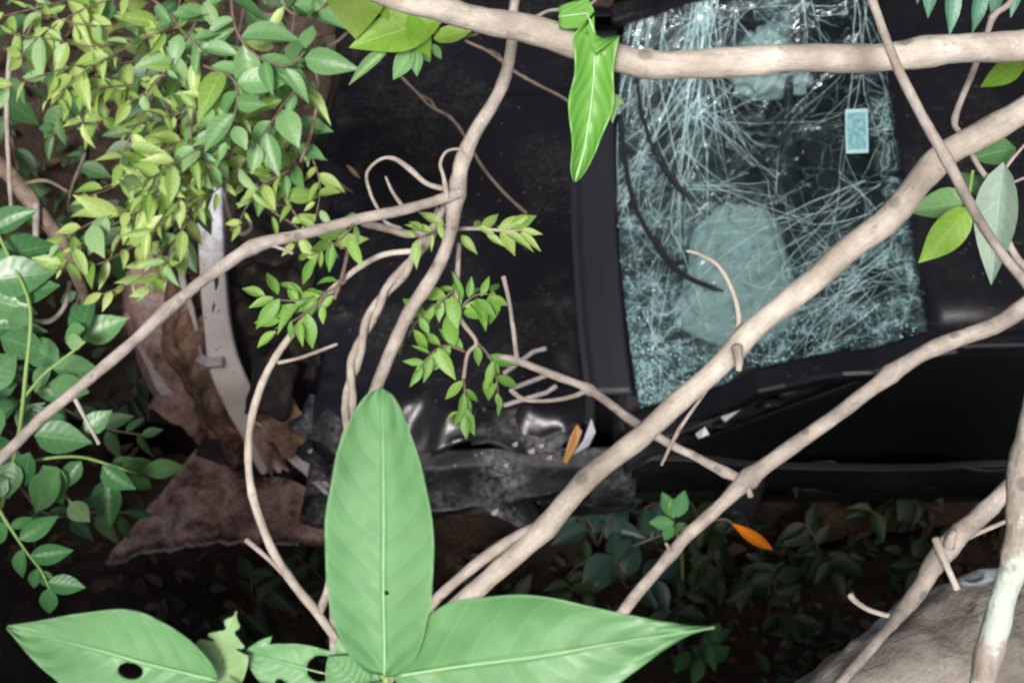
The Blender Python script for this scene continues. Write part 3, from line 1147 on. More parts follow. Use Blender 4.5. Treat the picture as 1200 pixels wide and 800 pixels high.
def bump_fn(u, v):
    path = [(136, 318), (139, 365), (158, 420), (200, 480), (262, 530), (330, 566)]
    a = lerp_prof(u * 5, path)
    # section: inner top lip, outer face, lower edge
    off = [(105, .58), (64, .68), (20, .66), (0, .55), (0, .40), (8, .30)]
    o, z = lerp_prof(v * 5, off)
    nx, ny = lerp_prof(u * 5, [(1, .1), (1, -.1), (.9, -.45), (.75, -.65), (.5, -.85), (.4, -.9)])
    p = PZ(a[0] + nx * o, a[1] + ny * o, .60)
    p.z = z - .14 * sstep(u, .4, 1)
    q = p.copy()
    p.z += .03 * nz(q, 6, 4) + .015 * nz(q, 18, 4)
    p.x += .025 * nz(q, 7, 14) + .008 * nz(q, 22, 3); p.y += .02 * nz(q, 8, 19)
    return p


bc = grid('front_bumper', bump_fn, 60, 26, M['bumper'], car, .006)
bc['label'] = 'torn front bumper caked in reddish brown mud'


def shield_fn(u, v):
    A, B, C_, D = (238, 520), (402, 586), (398, 632), (122, 656)
    t = (A[0] + (B[0] - A[0]) * u, A[1] + (B[1] - A[1]) * u)
    b = (D[0] + (C_[0] - D[0]) * u, D[1] + (C_[1] - D[1]) * u)
    rag = (7 * nz((u * 9, 1, 0), 1) + 4 * nz((u * 26, 5, 0), 1)) * v
    b = (b[0], b[1] - 12 * math.sin(math.pi * min(1, u * 1.15)) + rag)
    tt = (t[0], t[1] + 4 * nz((u * 12, 9, 0), 1))
    s_ = v
    p = PZ(tt[0] + (b[0] - tt[0]) * s_, tt[1] + (b[1] - tt[1]) * s_, .52 - .03 * v)
    q = p.copy()
    p.z += .03 * nz(q, 5, 1) + .008 * nz(q, 22, 4)
    if v > .93: p.z -= .03 * (v - .93) / .07
    return p


sh = grid('splash_shield', shield_fn, 90, 50, M['shield'], car, .005)
ev = [shield_fn(q / 60, 1.0) + Vector((0, 0, .004)) for q in range(0, 50)]
tube('torn_edge', ev, [.007 + .004 * nz((q, 0, 0), .7) for q in range(len(ev))], M['bracket'], sh, 6, .4, 40)
sh['label'] = 'torn flat shield with ragged edge covered in brown mud'


# torn black sheet pieces in front of the near fender
def scrap(cx, cy, z, w_, h_, ang, seed, mat, name='torn_panel', n=14, amp=.03):
    def fn(u, v):
        a = u - .5; b = v - .5
        e = 1 + .35 * nz((u * 3, v * 3, seed), 1)
        px = cx + (a * math.cos(ang) * w_ - b * math.sin(ang) * h_) * e
        py = cy + (a * math.sin(ang) * w_ + b * math.cos(ang) * h_) * e
        p = PZ(px, py, z)
        q = p.copy()
        p.z += amp * nz(q, 8, seed) + amp * .2 * nz(q, 26, seed) + .03 * math.sin(u * 3.1)
        return p
    return grid(name, fn, n, n, mat, car, .004)


scrap(388, 502, .82, 80, 50, .5, 1, M['crumple'])
scrap(362, 552, .74, 70, 16, .75, 2, M['bracket'])
scrap(335, 500, .78, 60, 50, .9, 3, M['core'])
scrap(310, 520, .74, 22, 80, -.5, 14, M['bumper'])
scrap(375, 525, .76, 60, 50, .6, 15, M['black'])
scrap(215, 470, .60, 60, 60, .6, 16, M['bumper'])
scrap(185, 375, .66, 60, 40, .1, 17, M['bracket'], amp=.05)
scrap(262, 520, .62, 50, 50, .4, 18, M['firewall'])
scrap(318, 455, .84, 50, 70, .2, 4, M['firewall'])
scrap(560, 575, .80, 150, 60, .15, 5, M['crumple'], amp=.05)
scrap(450, 565, .74, 110, 60, .3, 6, M['crumple'], amp=.05)
scrap(655, 560, .84, 150, 34, -.25, 7, M['crumple'], amp=.03)
scrap(610, 505, .92, 110, 50, .1, 8, M['crumple'], amp=.04)
scrap(840, 480, 1.03, 150, 34, -.2, 9, M['body'], amp=.03)
scrap(1000, 462, 1.06, 190, 36, -.16, 19, M['body'], amp=.05)
scrap(1120, 440, 1.16, 150, 40, -.12, 20, M['crumple'], amp=.05)
scrap(930, 492, .97, 180, 24, -.1, 22, M['crumple'], amp=.04)
scrap(770, 520, .97, 90, 40, -.3, 12, M['body'], amp=.03)


def shard(pts, z, mat, name):
    V = [PZ(a, b, z + dz) for a, b, dz in pts]
    n = len(V)
    vs = V + [v - Vector((0, 0, .006)) for v in V]
    fs = [tuple(range(n - 1, -1, -1)), tuple(range(n, 2 * n))] + [(i, (i + 1) % n, n + (i + 1) % n, n + i) for i in range(n)]
    return link(name, mesh(name, vs, fs, mat, False, None, origin_of(car)), car)


sl = shard([(660, 540, 0), (668, 512, .02), (676, 497, .03), (682, 505, .02), (675, 525, 0), (664, 543, 0)], .99, M['amber'], 'lamp_shard')
sl['label'] = 'broken amber piece of a side lamp'
sl = shard([(672, 532, 0), (684, 515, .01), (693, 490, .04), (698, 506, .02), (690, 522, 0)], .985, M['clear_lens'], 'lamp_shard')
sl['label'] = 'broken clear piece of a side lamp'
shard([(836, 478, 0), (862, 470, .02), (870, 478, .01), (850, 494, 0)], 1.07, M['clear_lens'], 'glass_shard')
shard([(815, 508, 0), (826, 500, .02), (832, 510, .01), (820, 516, 0)], 1.03, M['clear_lens'], 'glass_shard')
for (a, b, w_) in ((600, 520, 7), (618, 528, 9), (632, 522, 6), (590, 545, 6), (395, 540, 8), (360, 528, 6), (575, 600, 9), (640, 536, 7)):
    shard([(a, b, 0), (a + w_, b - w_ * .5, .01), (a + w_ * .9, b + w_ * .3, 0), (a + w_ * .3, b + w_ * .4, 0)], .96 if a > 500 else .86, M['bracket'], 'glass_shard')

# hanging door mirror
mr = scrap(872, 575, .86, 46, 70, .3, 10, M['black'], 'mirror_housing', 12, .02)

# thin dark wires hanging over the hood edge
for pts in ([(590, 438, .99), (625, 412, .99), (640, 408, .99)], [(600, 455, .985), (640, 440, .985)], [(590, 475, .985), (640, 460, .985), (652, 452, .985)]):
    V = [PZ(*p) for p in pts]
    boxsweep('trim_strip', V, .012, .004, M['bracket'], car, bev=.001)

# ------------------------------------------------------------------ bare branches leaning over the gully
def base_at(pts):
    return P(*pts[0][:3])


t = thing('fallen_branch', 'thick pale bare limb arching across above the bonnet and windscreen', 'branch', P(470, -2, 1.45))
b1 = [(-700, -560, 1.5, 12), (-250, -290, 1.46, 18), (120, -110, 1.43, 24), (380, -30, 1.42, 30), (470, -2, 1.44, 33), (530, 10, 1.46, 36), (600, 30, 1.48, 39), (680, 51, 1.5, 40), (770, 66, 1.5, 40), (900, 73, 1.5, 40),
      (1010, 73, 1.5, 40), (1085, 66, 1.5, 42), (1150, 60, 1.5, 41), (1210, 52, 1.5, 42), (1330, 20, 1.5, 43), (1650, -70, 1.52, 44), (2100, -230, 1.56, 46), (2800, -560, 1.62, 50)]
pxtube('stem', b1, M['bark'], t, 8, 16, .09, 22, [(1085, 62, .10), (640, 45, .08), (850, 72, .05)], .008)
pxtube('stub', [(615, 30, 1.50, 6), (640, 14, 1.52, 5), (664, 11, 1.53, 5), (690, 6, 1.53, 4), (705, -8, 1.53, 4)], M['bark_pink'], t)

# big diagonal limb with its fork
t = thing('leaning_branch', 'long straight pale limb slanting in front of the windscreen, forked near the broad-leaved sapling', 'branch', P(440, 800, 1.75))
b2 = [(2500, -900, 1.7, 26), (1950, -450, 1.66, 32), (1600, -180, 1.63, 36), (1330, 20, 1.62, 38), (1205, 122, 1.62, 37), (1110, 190, 1.62, 38), (1040, 248, 1.62, 37), (940, 335, 1.63, 35), (868, 402, 1.64, 31), (780, 488, 1.66, 31), (700, 563, 1.68, 31),
      (645, 614, 1.70, 31), (590, 662, 1.72, 28), (530, 712, 1.74, 27), (470, 775, 1.76, 27), (400, 880, 1.8, 28), (360, 1000, 1.9, 30)]
pxtube('stem', b2, M['bark'], t, 9, 16, .10, 24, [(1095, 205, .14), (866, 408, .14), (640, 616, .10)], .007)
pxtube('fork', [(660, 604, 1.70, 18), (625, 620, 1.71, 19), (580, 645, 1.73, 18), (535, 680, 1.75, 16), (500, 715, 1.77, 16), (450, 790, 1.8, 17), (390, 900, 1.85, 18)], M['bark_pink'], t, 8, 10)
pxtube('stub', [(864, 408, 1.62, 16), (866, 424, 1.60, 15), (866, 434, 1.595, 10)], M['bark'], t, 5, 10, .2)
pxtube('twig', [(862, 398, 1.66, 8), (866, 372, 1.66, 8), (858, 340, 1.67, 7), (842, 312, 1.68, 6), (820, 298, 1.69, 5), (805, 294, 1.69, 4)], M['bark'], t)
pxtube('twig', [(775, 545, 1.68, 4), (792, 510, 1.69, 6), (808, 485, 1.69, 5), (830, 455, 1.69, 4)], M['bark_grey'], t)

# right diagonal limb and cross twig
t = thing('leaning_branch', 'thinner knotty limb slanting below the windscreen with a forked cross twig', 'branch', P(735, 710, 1.85))
b3 = [(2500, -330, 1.7, 18), (1900, -20, 1.7, 22), (1560, 165, 1.7, 24), (1300, 305, 1.7, 25), (1205, 358, 1.72, 24), (1120, 400, 1.74, 23), (1045, 442, 1.76, 22), (960, 502, 1.78, 22), (875, 565, 1.8, 22), (830, 605, 1.82, 19), (780, 655, 1.84, 17),
      (735, 712, 1.86, 17), (690, 780, 1.88, 18), (640, 880, 1.95, 18)]
pxtube('stem', b3, M['bark_pink'], t, 8, 12, .12, 28, [(1045, 440, .35), (875, 566, .45), (785, 650, .15)], .006)
b4 = [(876, 565, 1.8, 13), (848, 552, 1.81, 14), (815, 535, 1.82, 13), (785, 520, 1.83, 14), (740, 492, 1.84, 13), (692, 457, 1.86, 13), (645, 438, 1.87, 12), (605, 422, 1.88, 11), (585, 418, 1.89, 7)]
pxtube('cross_twig', b4, M['bark_pink'], t, 8, 10, .14, 34, [(850, 552, .35), (690, 457, .45), (606, 422, .2)])
pxtube('twig', [(606, 424, 1.88, 8), (602, 390, 1.87, 7), (597, 355, 1.86, 6), (590, 324, 1.85, 7)], M['bark_pink'], t)
pxtube('twig', [(690, 456, 1.86, 9), (672, 464, 1.86, 7), (645, 469, 1.86, 6), (615, 468, 1.87, 6), (598, 456, 1.87, 8)], M['bark_pink'], t)
pxtube('stub', [(876, 570, 1.79, 10), (880, 582, 1.785, 8)], M['bark_pink'], t, 4, 8)
pxtube('stub', [(788, 648, 1.83, 8), (780, 636, 1.82, 5)], M['bark_pink'], t, 4, 8)

# branching stem with tendrils in front of the bonnet
t = thing('forked_stem', 'slim forked stem with curling tendrils standing in front of the bonnet', 'branch', P(430, 800, 2.0))
b5 = [(690, -800, 1.6, 8), (640, -420, 1.66, 11), (614, -180, 1.7, 14), (606, -40, 1.72, 15), (601, 0, 1.74, 15), (598, 50, 1.76, 16), (588, 95, 1.78, 18), (565, 145, 1.8, 20), (545, 190, 1.82, 22), (538, 228, 1.83, 24), (530, 270, 1.84, 19), (505, 325, 1.86, 19),
      (472, 380, 1.88, 19), (450, 430, 1.9, 18), (437, 475, 1.92, 17), (425, 560, 1.95, 17), (415, 680, 2.0, 18), (400, 850, 2.05, 18), (390, 1000, 2.1, 20)]
pxtube('stem', b5, M['bark_pink'], t, 8, 12, .10, 28, [(538, 228, .25), (548, 178, .1)], .005)
b6 = [(538, 226, 1.82, 17), (505, 237, 1.81, 15), (460, 249, 1.79, 15), (400, 262, 1.77, 16), (345, 275, 1.75, 17), (297, 288, 1.73, 19), (250, 322, 1.71, 17), (196, 363, 1.69, 18), (150, 405, 1.67, 16), (85, 462, 1.65, 16), (30, 508, 1.63, 16), (-20, 553, 1.61, 17), (-120, 640, 1.6, 18), (-380, 860, 1.62, 18), (-800, 1250, 1.7, 18)]
pxtube('side_limb', b6, M['bark_pink'], t, 8, 12, .10, 30, [(297, 287, .28), (194, 365, .15)], .005)
pxtube('twig', [(86, 464, 1.65, 7), (100, 490, 1.65, 6), (116, 520, 1.65, 6)], M['bark_pink'], t)
pxtube('twig', [(310, 285, 1.74, 6), (332, 292, 1.74, 5), (343, 297, 1.74, 5)], M['bark_pink'], t)
pxtube('tendril', [(525, 222, 1.82, 8), (500, 215, 1.81, 7), (480, 198, 1.8, 8), (462, 186, 1.79, 6), (445, 187, 1.79, 5), (430, 203, 1.79, 5), (434, 226, 1.79, 5), (442, 243, 1.79, 5), (452, 260, 1.8, 5), (470, 268, 1.82, 6)], M['bark_pink'], t)
pxtube('tendril', [(524, 232, 1.81, 9), (520, 208, 1.8, 6), (516, 192, 1.8, 5), (523, 178, 1.8, 4), (538, 175, 1.8, 4), (548, 184, 1.81, 4)], M['bark_pink'], t)
pxtube('tendril', [(472, 242, 1.79, 6), (460, 225, 1.78, 5), (452, 207, 1.78, 4)], M['bark_pink'], t)
pxtube('side_limb', [(522, 240, 1.86, 10), (505, 268, 1.88, 10), (480, 274, 1.9, 11), (455, 268, 1.92, 11), (425, 262, 1.94, 9)], M['bark_grey'], t)

# twisted pair of vines
t = thing('twisted_vine', 'two thin bare vines twisted round each other beside the forked stem', 'vine', P(405, 520, 2.05))
base = crom([(520, 245, 1.9), (500, 280, 1.92), (475, 315, 1.94), (445, 352, 1.96), (425, 395, 1.98), (412, 440, 2.0), (408, 490, 2.02), (404, 560, 2.05), (396, 680, 2.1), (385, 850, 2.15)], 10)
for ph in (0, math.pi):
    V = []
    for i, s in enumerate(base):
        V.append(P(*s) + RGT * math.cos(i * .28 + ph) * .0055 + FWD * math.sin(i * .28 + ph) * .0055)
    tube('vine_strand', V, [.0062] * len(V), M['bark_pink'], t, 8, .2, 40)

t = thing('curved_stem', 'thin bare stem bowing down past the crushed bumper', 'branch', P(370, 715, 2.0))
pxtube('stem', [(482, 294, 1.95, 8), (445, 300, 1.95, 8), (405, 325, 1.95, 9), (362, 368, 1.95, 10), (325, 415, 1.95, 11), (303, 460, 1.95, 11), (292, 510, 1.95, 11), (294, 570, 1.95, 11), (315, 635, 1.97, 12), (345, 685, 1.98, 13), (375, 722, 2.0, 13), (420, 790, 2.05, 14), (470, 900, 2.1, 15)], M['bark'], t, 8, 10, .12, 30, [(294, 580, .2)])
pxtube('twig', [(326, 425, 1.95, 6), (355, 418, 1.96, 5), (395, 403, 1.97, 5)], M['bark_grey'], t)
pxtube('twig', [(362, 706, 1.99, 10), (340, 680, 1.99, 8), (312, 652, 1.99, 7), (288, 632, 1.99, 8)], M['bark_grey'], t)
pxtube('twig', [(372, 722, 2.0, 14), (385, 690, 2.0, 13), (396, 640, 2.0, 12), (405, 590, 2.0, 10)], M['bark_pink'], t)

t = thing('hanging_twig', 'slender bare twig crossing in front of both big limbs', 'branch', P(1020, 0, 1.35))
pxtube('stem', [(880, -700, 1.3, 7), (940, -320, 1.34, 10), (1005, -50, 1.36, 13), (1022, 0, 1.36, 13), (1050, 75, 1.36, 14), (1080, 135, 1.37, 15), (1110, 188, 1.38, 16), (1140, 245, 1.4, 15), (1165, 285, 1.42, 14), (1205, 335, 1.44, 14), (1300, 450, 1.5, 14), (1440, 680, 1.6, 15), (1560, 1050, 1.8, 16)], M['bark_pink'], t, 8, 10, .1, 34, [(1108, 185, .15)])
t = thing('zigzag_twig', 'zigzag twig hanging behind the thick limb, with a few leaves', 'branch', P(1185, 0, 1.72))
pxtube('stem', [(1420, -420, 1.68, 6), (1290, -140, 1.7, 8), (1200, -20, 1.7, 9), (1182, 5, 1.7, 9), (1165, 18, 1.7, 10), (1155, 45, 1.7, 8), (1140, 85, 1.7, 9), (1119, 139, 1.7, 9), (1128, 160, 1.7, 8), (1150, 200, 1.69, 8), (1172, 228, 1.69, 9), (1174, 265, 1.69, 10), (1190, 300, 1.69, 11), (1215, 335, 1.7, 12), (1300, 500, 1.72, 12), (1400, 820, 1.8, 13)], M['bark_pink'], t, 7, 9, .1, 34, [(1119, 139, .3), (1172, 226, .3), (1163, 18, .3)])
pxtube('twig', [(1172, 226, 1.69, 5), (1185, 215, 1.69, 4), (1210, 205, 1.69, 4)], M['bark_grey'], t)
pxtube('twig', [(1168, 222, 1.69, 6), (1180, 195, 1.68, 5), (1205, 165, 1.68, 4)], M['bark_grey'], t)
pxtube('twig', [(1140, 200, 1.68, 5), (1136, 225, 1.67, 5), (1132, 248, 1.66, 4)], M['green_stem'], t)
LM = {k: leaf_mesh('leaf', M[m], hw=h, peak=.42, tip=1.0, fold=f, droop=dr, nl=9, wave=.12) for k, m, h, f, dr in (
    ('g', 'blue_green', .24, .25, .10), ('y', 'lime', .235, .15, .05), ('u', 'grey_leaf', .17, .3, .06), ('h', 'hang_leaf', .16, .3, .1), ('o', 'olive_lime', .40, .05, .05))}
px_leaf(t, LM['g'], (1140, 236, 1.68), (1062, 246, 1.72), UP + TOCAM * .5, .1)
px_leaf(t, LM['y'], (1136, 244, 1.65), (1078, 308, 1.64), TOCAM + Vector((.3, .1, .1)), .05)
px_leaf(t, LM['u'], (1176, 190, 1.67), (1160, 334, 1.69), TOCAM + Vector((-.6, 0, 0)), .05)
px_leaf(t, LM['g'], (1140, 186, 1.7), (1196, 170, 1.74), UP + TOCAM, .1)
px_leaf(t, LM['g'], (1145, 230, 1.7), (1120, 196, 1.76), UP + TOCAM, .1)
px_leaf(t, LM['y'], (1205, 70, 1.66), (1148, 102, 1.7), TOCAM + UP, .2)

t = thing('hanging_sprig', 'blue-green narrow leaves dangling above the windscreen beside the zigzag twig', 'sprig', P(1130, -40, 1.8))
pxtube('twig', [(1060, -60, 1.78, 6), (1120, -35, 1.8, 6), (1190, -30, 1.8, 6), (1260, -45, 1.8, 6)], M['twig'], t)
for b, e in (((1092, -40, 1.8), (1088, 22, 1.82)), ((1112, -35, 1.8), (1117, 42, 1.81)), ((1150, -32, 1.8), (1143, 40, 1.82)), ((1172, -30, 1.8), (1163, 24, 1.82)), ((1192, -30, 1.8), (1186, 20, 1.8)), ((1070, -50, 1.79), (1078, 6, 1.82))):
    px_leaf(t, LM['h'], b, e, TOCAM + Vector((random.uniform(-.7, .7), 0, 0)), .1)

# lower right: limb lying on the log, lichened stem
t = thing('fallen_branch', 'broken grey branch with a snapped side twig lying against the log', 'branch', P(1060, 700, 1.45))
pxtube('stem', [(2000, 60, 1.4, 14), (1600, 300, 1.41, 20), (1380, 440, 1.42, 24), (1260, 520, 1.42, 26), (1195, 562, 1.42, 26), (1150, 602, 1.42, 27), (1112, 638, 1.42, 28), (1080, 685, 1.42, 24), (1058, 715, 1.41, 20), (1020, 760, 1.36, 14), (985, 800, 1.32, 14), (940, 860, 1.3, 13)], M['bark_pink'], t, 8, 12, .16, 36, [(1112, 636, .2), (1090, 665, .15)])
pxtube('twig', [(1096, 630, 1.40, 12), (1106, 655, 1.395, 10), (1122, 690, 1.39, 10)], M['bark'], t, 6, 8, .2)
pxtube('twig', [(1112, 640, 1.42, 9), (1145, 625, 1.43, 7), (1180, 610, 1.43, 6)], M['bark_pink'], t)
pxtube('stub', [(1112, 640, 1.41, 16), (1118, 622, 1.40, 10)], M['bark_grey'], t, 4, 8, .3)
t = thing('bare_twig', 'short hooked twig poking out from behind the log', 'branch', P(1040, 722, 1.52))
pxtube('stem', [(1070, 728, 1.56, 6), (1040, 721, 1.54, 7), (1018, 714, 1.53, 7), (1002, 704, 1.52, 8), (996, 696, 1.52, 9)], M['bark'], t)
t = thing('lichened_stem', 'upright pale stem blotched with grey-green lichen in front of the log', 'branch', P(1150, 800, 1.05))
pxtube('stem', [(1420, -700, 1.12, 20), (1330, -150, 1.09, 30), (1262, 200, 1.07, 38), (1225, 420, 1.06, 44), (1212, 500, 1.06, 44), (1196, 570, 1.06, 40), (1186, 640, 1.06, 38), (1172, 710, 1.06, 36), (1158, 780, 1.06, 38), (1135, 900, 1.06, 42)], M['lichen_bark'], t, 9, 14, .16, 30, [(1190, 655, .1)], .006)

t = thing('fallen_log', 'weathered grey-brown log with pale lichen patches on the bank', 'log', P(1150, 800, 1.55))
pxtube('trunk', [(840, 1150, 1.75, 250), (950, 965, 1.62, 236), (1036, 876, 1.57, 228), (1115, 818, 1.55, 226), (1210, 780, 1.55, 228), (1330, 755, 1.58, 240), (1600, 720, 1.7, 260)], M['log_bark'], t, 22, 72, .11, 10, [(1120, 800, .05)])

# ------------------------------------------------------------------ broad-leaved sapling
sap = thing('broad_leaf_sapling', 'sapling with large smooth pale green leaves in front of the car', 'plant', P(452, 800, .86))


def broad_leaf(b, t_, hw, peak, seed, tipw=.8, droop=.0, cup=.10, holes=(), bites=(), side=1.0, name='leaf', mat='big_leaf', roll=0.0, wav=.012, basew=.75):
    B = P(*b); T = P(*t_)
    x = (T - B); L = x.length; x.normalize()
    n = TOCAM + RGT * roll
    z = (n - x * n.dot(x)).normalized(); y = z.cross(x)
    W = hw * b[2] / FPX
    nl, nw = 72, 20
    a = math.log(.5) / math.log(peak)
    vs, uv, fs = [], [], []
    pos = {}
    for i in range(nl + 1):
        u = i / nl
        wd = W * math.sin(math.pi * u ** a) ** (basew if u < peak else tipw) if 0 < u < 1 else .0003
        wd = max(wd, .0003)
        for j in range(-nw, nw + 1):
            tt = j / nw
            ww = wd * (1 + .05 * nz((u * 6, seed, tt), 1) * abs(tt))
            px_, py_ = u * L, tt * ww
            for (hu, hv, ru, rvv) in holes:        # snap rim of a hole
                du, dv = (px_ - hu * L) / ru, (py_ - hv * W) / rvv
                r = math.hypot(du, dv)
                if .6 < r < 1.18 and r > 1e-4:
                    k = 1.0 / r
                    px_ = hu * L + du * k * ru; py_ = hv * W + dv * k * rvv
            h = cup * wd * abs(tt) ** 1.3 - droop * L * u * u + wav * L * math.sin(u * 7.5 + seed) * tt * tt + .006 * L * math.sin(u * 50 - abs(tt) * 12) * (1 - abs(tt)) * .3
            h += .02 * L * nz((u * 3, tt * 1.5, seed), 1)
            vs.append(B + x * px_ + y * py_ + z * h); uv.append((u, tt * .5 + .5))
    k = 2 * nw + 1
    for i in range(nl):
        for j in range(2 * nw):
            u = (i + .5) / nl; tt = (j + .5) / nw - 1
            wd = W * math.sin(math.pi * u ** a) ** (basew if u < peak else tipw)
            px_, py_ = u * L, tt * wd
            if any(((px_ - hu * L) / ru) ** 2 + ((py_ - hv * W) / rvv) ** 2 < .72 for (hu, hv, ru, rvv) in holes):
                continue
            if any(f(u, tt) for f in bites):
                continue
            q = i * k + j
            fs.append((q, q + k, q + k + 1, q + 1))
    lf = link(name, mesh(name, vs, fs, M[mat], True, uv, origin_of(sap)), sap)
    m = lf.modifiers.new('thickness', 'SOLIDIFY'); m.thickness = .0006
    # raised pale midrib
    V = [B + x * (u * L) + z * (-droop * L * u * u + .02 * L * nz((u * 3, 0, seed), 1) + .0006) for u in [q / 20 * .97 for q in range(21)]]
    tube('midrib', V, [.0009 * (1 - .8 * q / 20) * (hw / 60) ** .5 for q in range(21)], M['midrib'], lf, 6)
    return lf


s_ = NT('leaf_midrib'); s_.set(color=(.24, .42, .19), rough=.45); M['midrib'] = s_.m
pxm = .86 / FPX
lf = broad_leaf((451, 790, .86), (449, 452, .82), 62, .45, 1.3, .50, -.02, .42, basew=.50, roll=-.12, holes=[(.295, -.04, 3 * pxm, 4 * pxm)])
lf['label'] = 'tall upright oval leaf with a rounded tip'
lf = broad_leaf((458, 792, .86), (836, 738, .80), 82, .38, 4.1, 1.5, .03, .30, roll=.10, wav=.02, basew=.88)
lf['label'] = 'long leaf reaching sideways to a pale pointed tip'
lf = broad_leaf((254, 797, .84), (8, 736, .80), 58, .46, 7.7, 1.05, .03, .30, roll=-.1, wav=.02, holes=[(.405, .22, 14 * pxm, 9 * pxm)])
lf['label'] = 'broad leaf with one round brown-rimmed hole'
lf = broad_leaf((452, 806, .87), (286, 764, .86), 46, .52, 9.2, .7, .0, .12, holes=[(.46, -.10, 19 * pxm, 16 * pxm), (.30, .05, 9 * pxm, 6 * pxm), (.7, .55, 8 * pxm, 7 * pxm)],
                bites=[lambda u, t2: t2 < -.55 + .8 * abs(u - .62) * 2 and .42 < u < .85 and t2 < -.6])
lf['label'] = 'short insect-eaten leaf with ragged holes'
lf = broad_leaf((243, 820, .86), (277, 716, .85), 34, .45, 12.4, 1.1, .0, .3, mat='pale_leaf', bites=[lambda u, t2: u > .62 and abs(t2) > 1.15 - .55 * (1 + math.sin(u * 34)) * .5 - .3])
lf['label'] = 'small pale torn leaf beside the holed leaf'
broad_leaf((430, 812, .87), (385, 770, .86), 26, .5, 15, .8, .0, .15)
pxtube('stalk', [(452, 786, .862, 11), (453, 820, .87, 12), (448, 900, .92, 13), (440, 1000, 1.0, 15)], M['green_stem'], sap, 6, 10)
pxtube('leaf_stalk', [(452, 800, .865, 7), (360, 812, .86, 6), (262, 800, .842, 6)], M['green_stem'], sap)
pxtube('leaf_stalk', [(451, 797, .862, 8), (455, 792, .862, 8), (462, 791, .86, 7)], M['green_stem'], sap)

# ------------------------------------------------------------------ leaves over the bonnet
t = thing('lime_leaf_sprig', 'curled lime green leaves on a twig under the thick arching limb', 'sprig', P(480, 0, 1.7))
pxtube('twig', [(380, -40, 1.7, 6), (440, -15, 1.7, 6), (500, 20, 1.7, 7), (515, 45, 1.7, 6), (560, 40, 1.7, 4)], M['twig'], t)
px_leaf(t, LM['o'], (418, -48, 1.66), (416, 46, 1.68), TOCAM + Vector((0, -.2, .2)), .05)
px_leaf(t, LM['o'], (455, -45, 1.67), (470, 36, 1.69), TOCAM + Vector((.2, -.2, .2)), .05)
px_leaf(t, LM['y'], (520, 22, 1.68), (408, 54, 1.69), TOCAM + UP * .5, .05)
px_leaf(t, LM['y'], (478, 18, 1.67), (505, 68, 1.70), TOCAM + UP * .5, .05)
px_leaf(t, LM['y'], (508, 46, 1.69), (555, 34, 1.68), TOCAM + UP * .9, .05)
for b, e in (((486, 56, 1.7), (459, 94, 1.72)), ((484, 52, 1.7), (466, 76, 1.72)), ((488, 55, 1.7), (488, 90, 1.71)), ((494, 55, 1.7), (505, 74, 1.72)), ((506, 52, 1.7), (518, 70, 1.71))):
    px_leaf(t, LM['g'], b, e, TOCAM + UP * .3, .2)
pl = leaf_mesh('leaf', M['pale_leaf'], hw=.12, peak=.4, tip=1, fold=.8, droop=.35, nl=9)
put_leaf(t, pl, P(455, 58, 1.7), P(406, 96, 1.7) - P(455, 58, 1.7), TOCAM, (P(406, 96, 1.7) - P(455, 58, 1.7)).length)

# long drooping leaf folded over the limb
t = thing('drooping_leaf', 'long wavy lime green leaf hanging down over the thick arching limb', 'leaf', P(690, 10, 1.5))


def droop_fn(u, v):
    path = [(655, 20, 1.475), (688, 16, 1.458), (698, 42, 1.454), (696, 90, 1.46), (692, 130, 1.472), (685, 175, 1.48), (674, 213, 1.485)]
    p = lerp_prof(u * 6, crom(path, 1))
    hw = 31 * math.sin(math.pi * (.12 + .88 * u) ** 1.0) ** .6 if u < .985 else 1.5
    wv = 3.5 * math.sin(u * 17 + (3 if v > .5 else 0)) * abs(2 * v - 1) * math.sin(math.pi * u)
    if u < .32:
        q = P(p[0], p[1] + (2 * v - 1) * hw * .75 + wv, p[2])
    else:
        q = P(p[0] + (2 * v - 1) * hw * (.85) + wv, p[1], p[2] + .014 * math.sin(v * math.pi))
    return q


dl_mat = M['lime']
ob = grid('leaf_blade', droop_fn, 48, 12, leaf_mat('drooping_leaf_green', (.14, .36, .06), (.18, .40, .08), .4, .4, 10, .07, True), t, .0006)
V = [droop_fn(u, .5) + TOCAM * .001 for u in [q / 24 for q in range(25)]]
tube('midrib', V, [.0014] * 25, M['midrib'], t, 6)
pxtube('bud_stalk', [(708, 60, 1.47, 14), (715, 92, 1.48, 9), (717, 118, 1.49, 8)], M['green_stem'], t)
for e in ((705, 132, 1.5), (718, 144, 1.49), (732, 124, 1.5)):
    px_leaf(t, random.choice(LS['pale']), (717, 110, 1.49), e, TOCAM, .2)

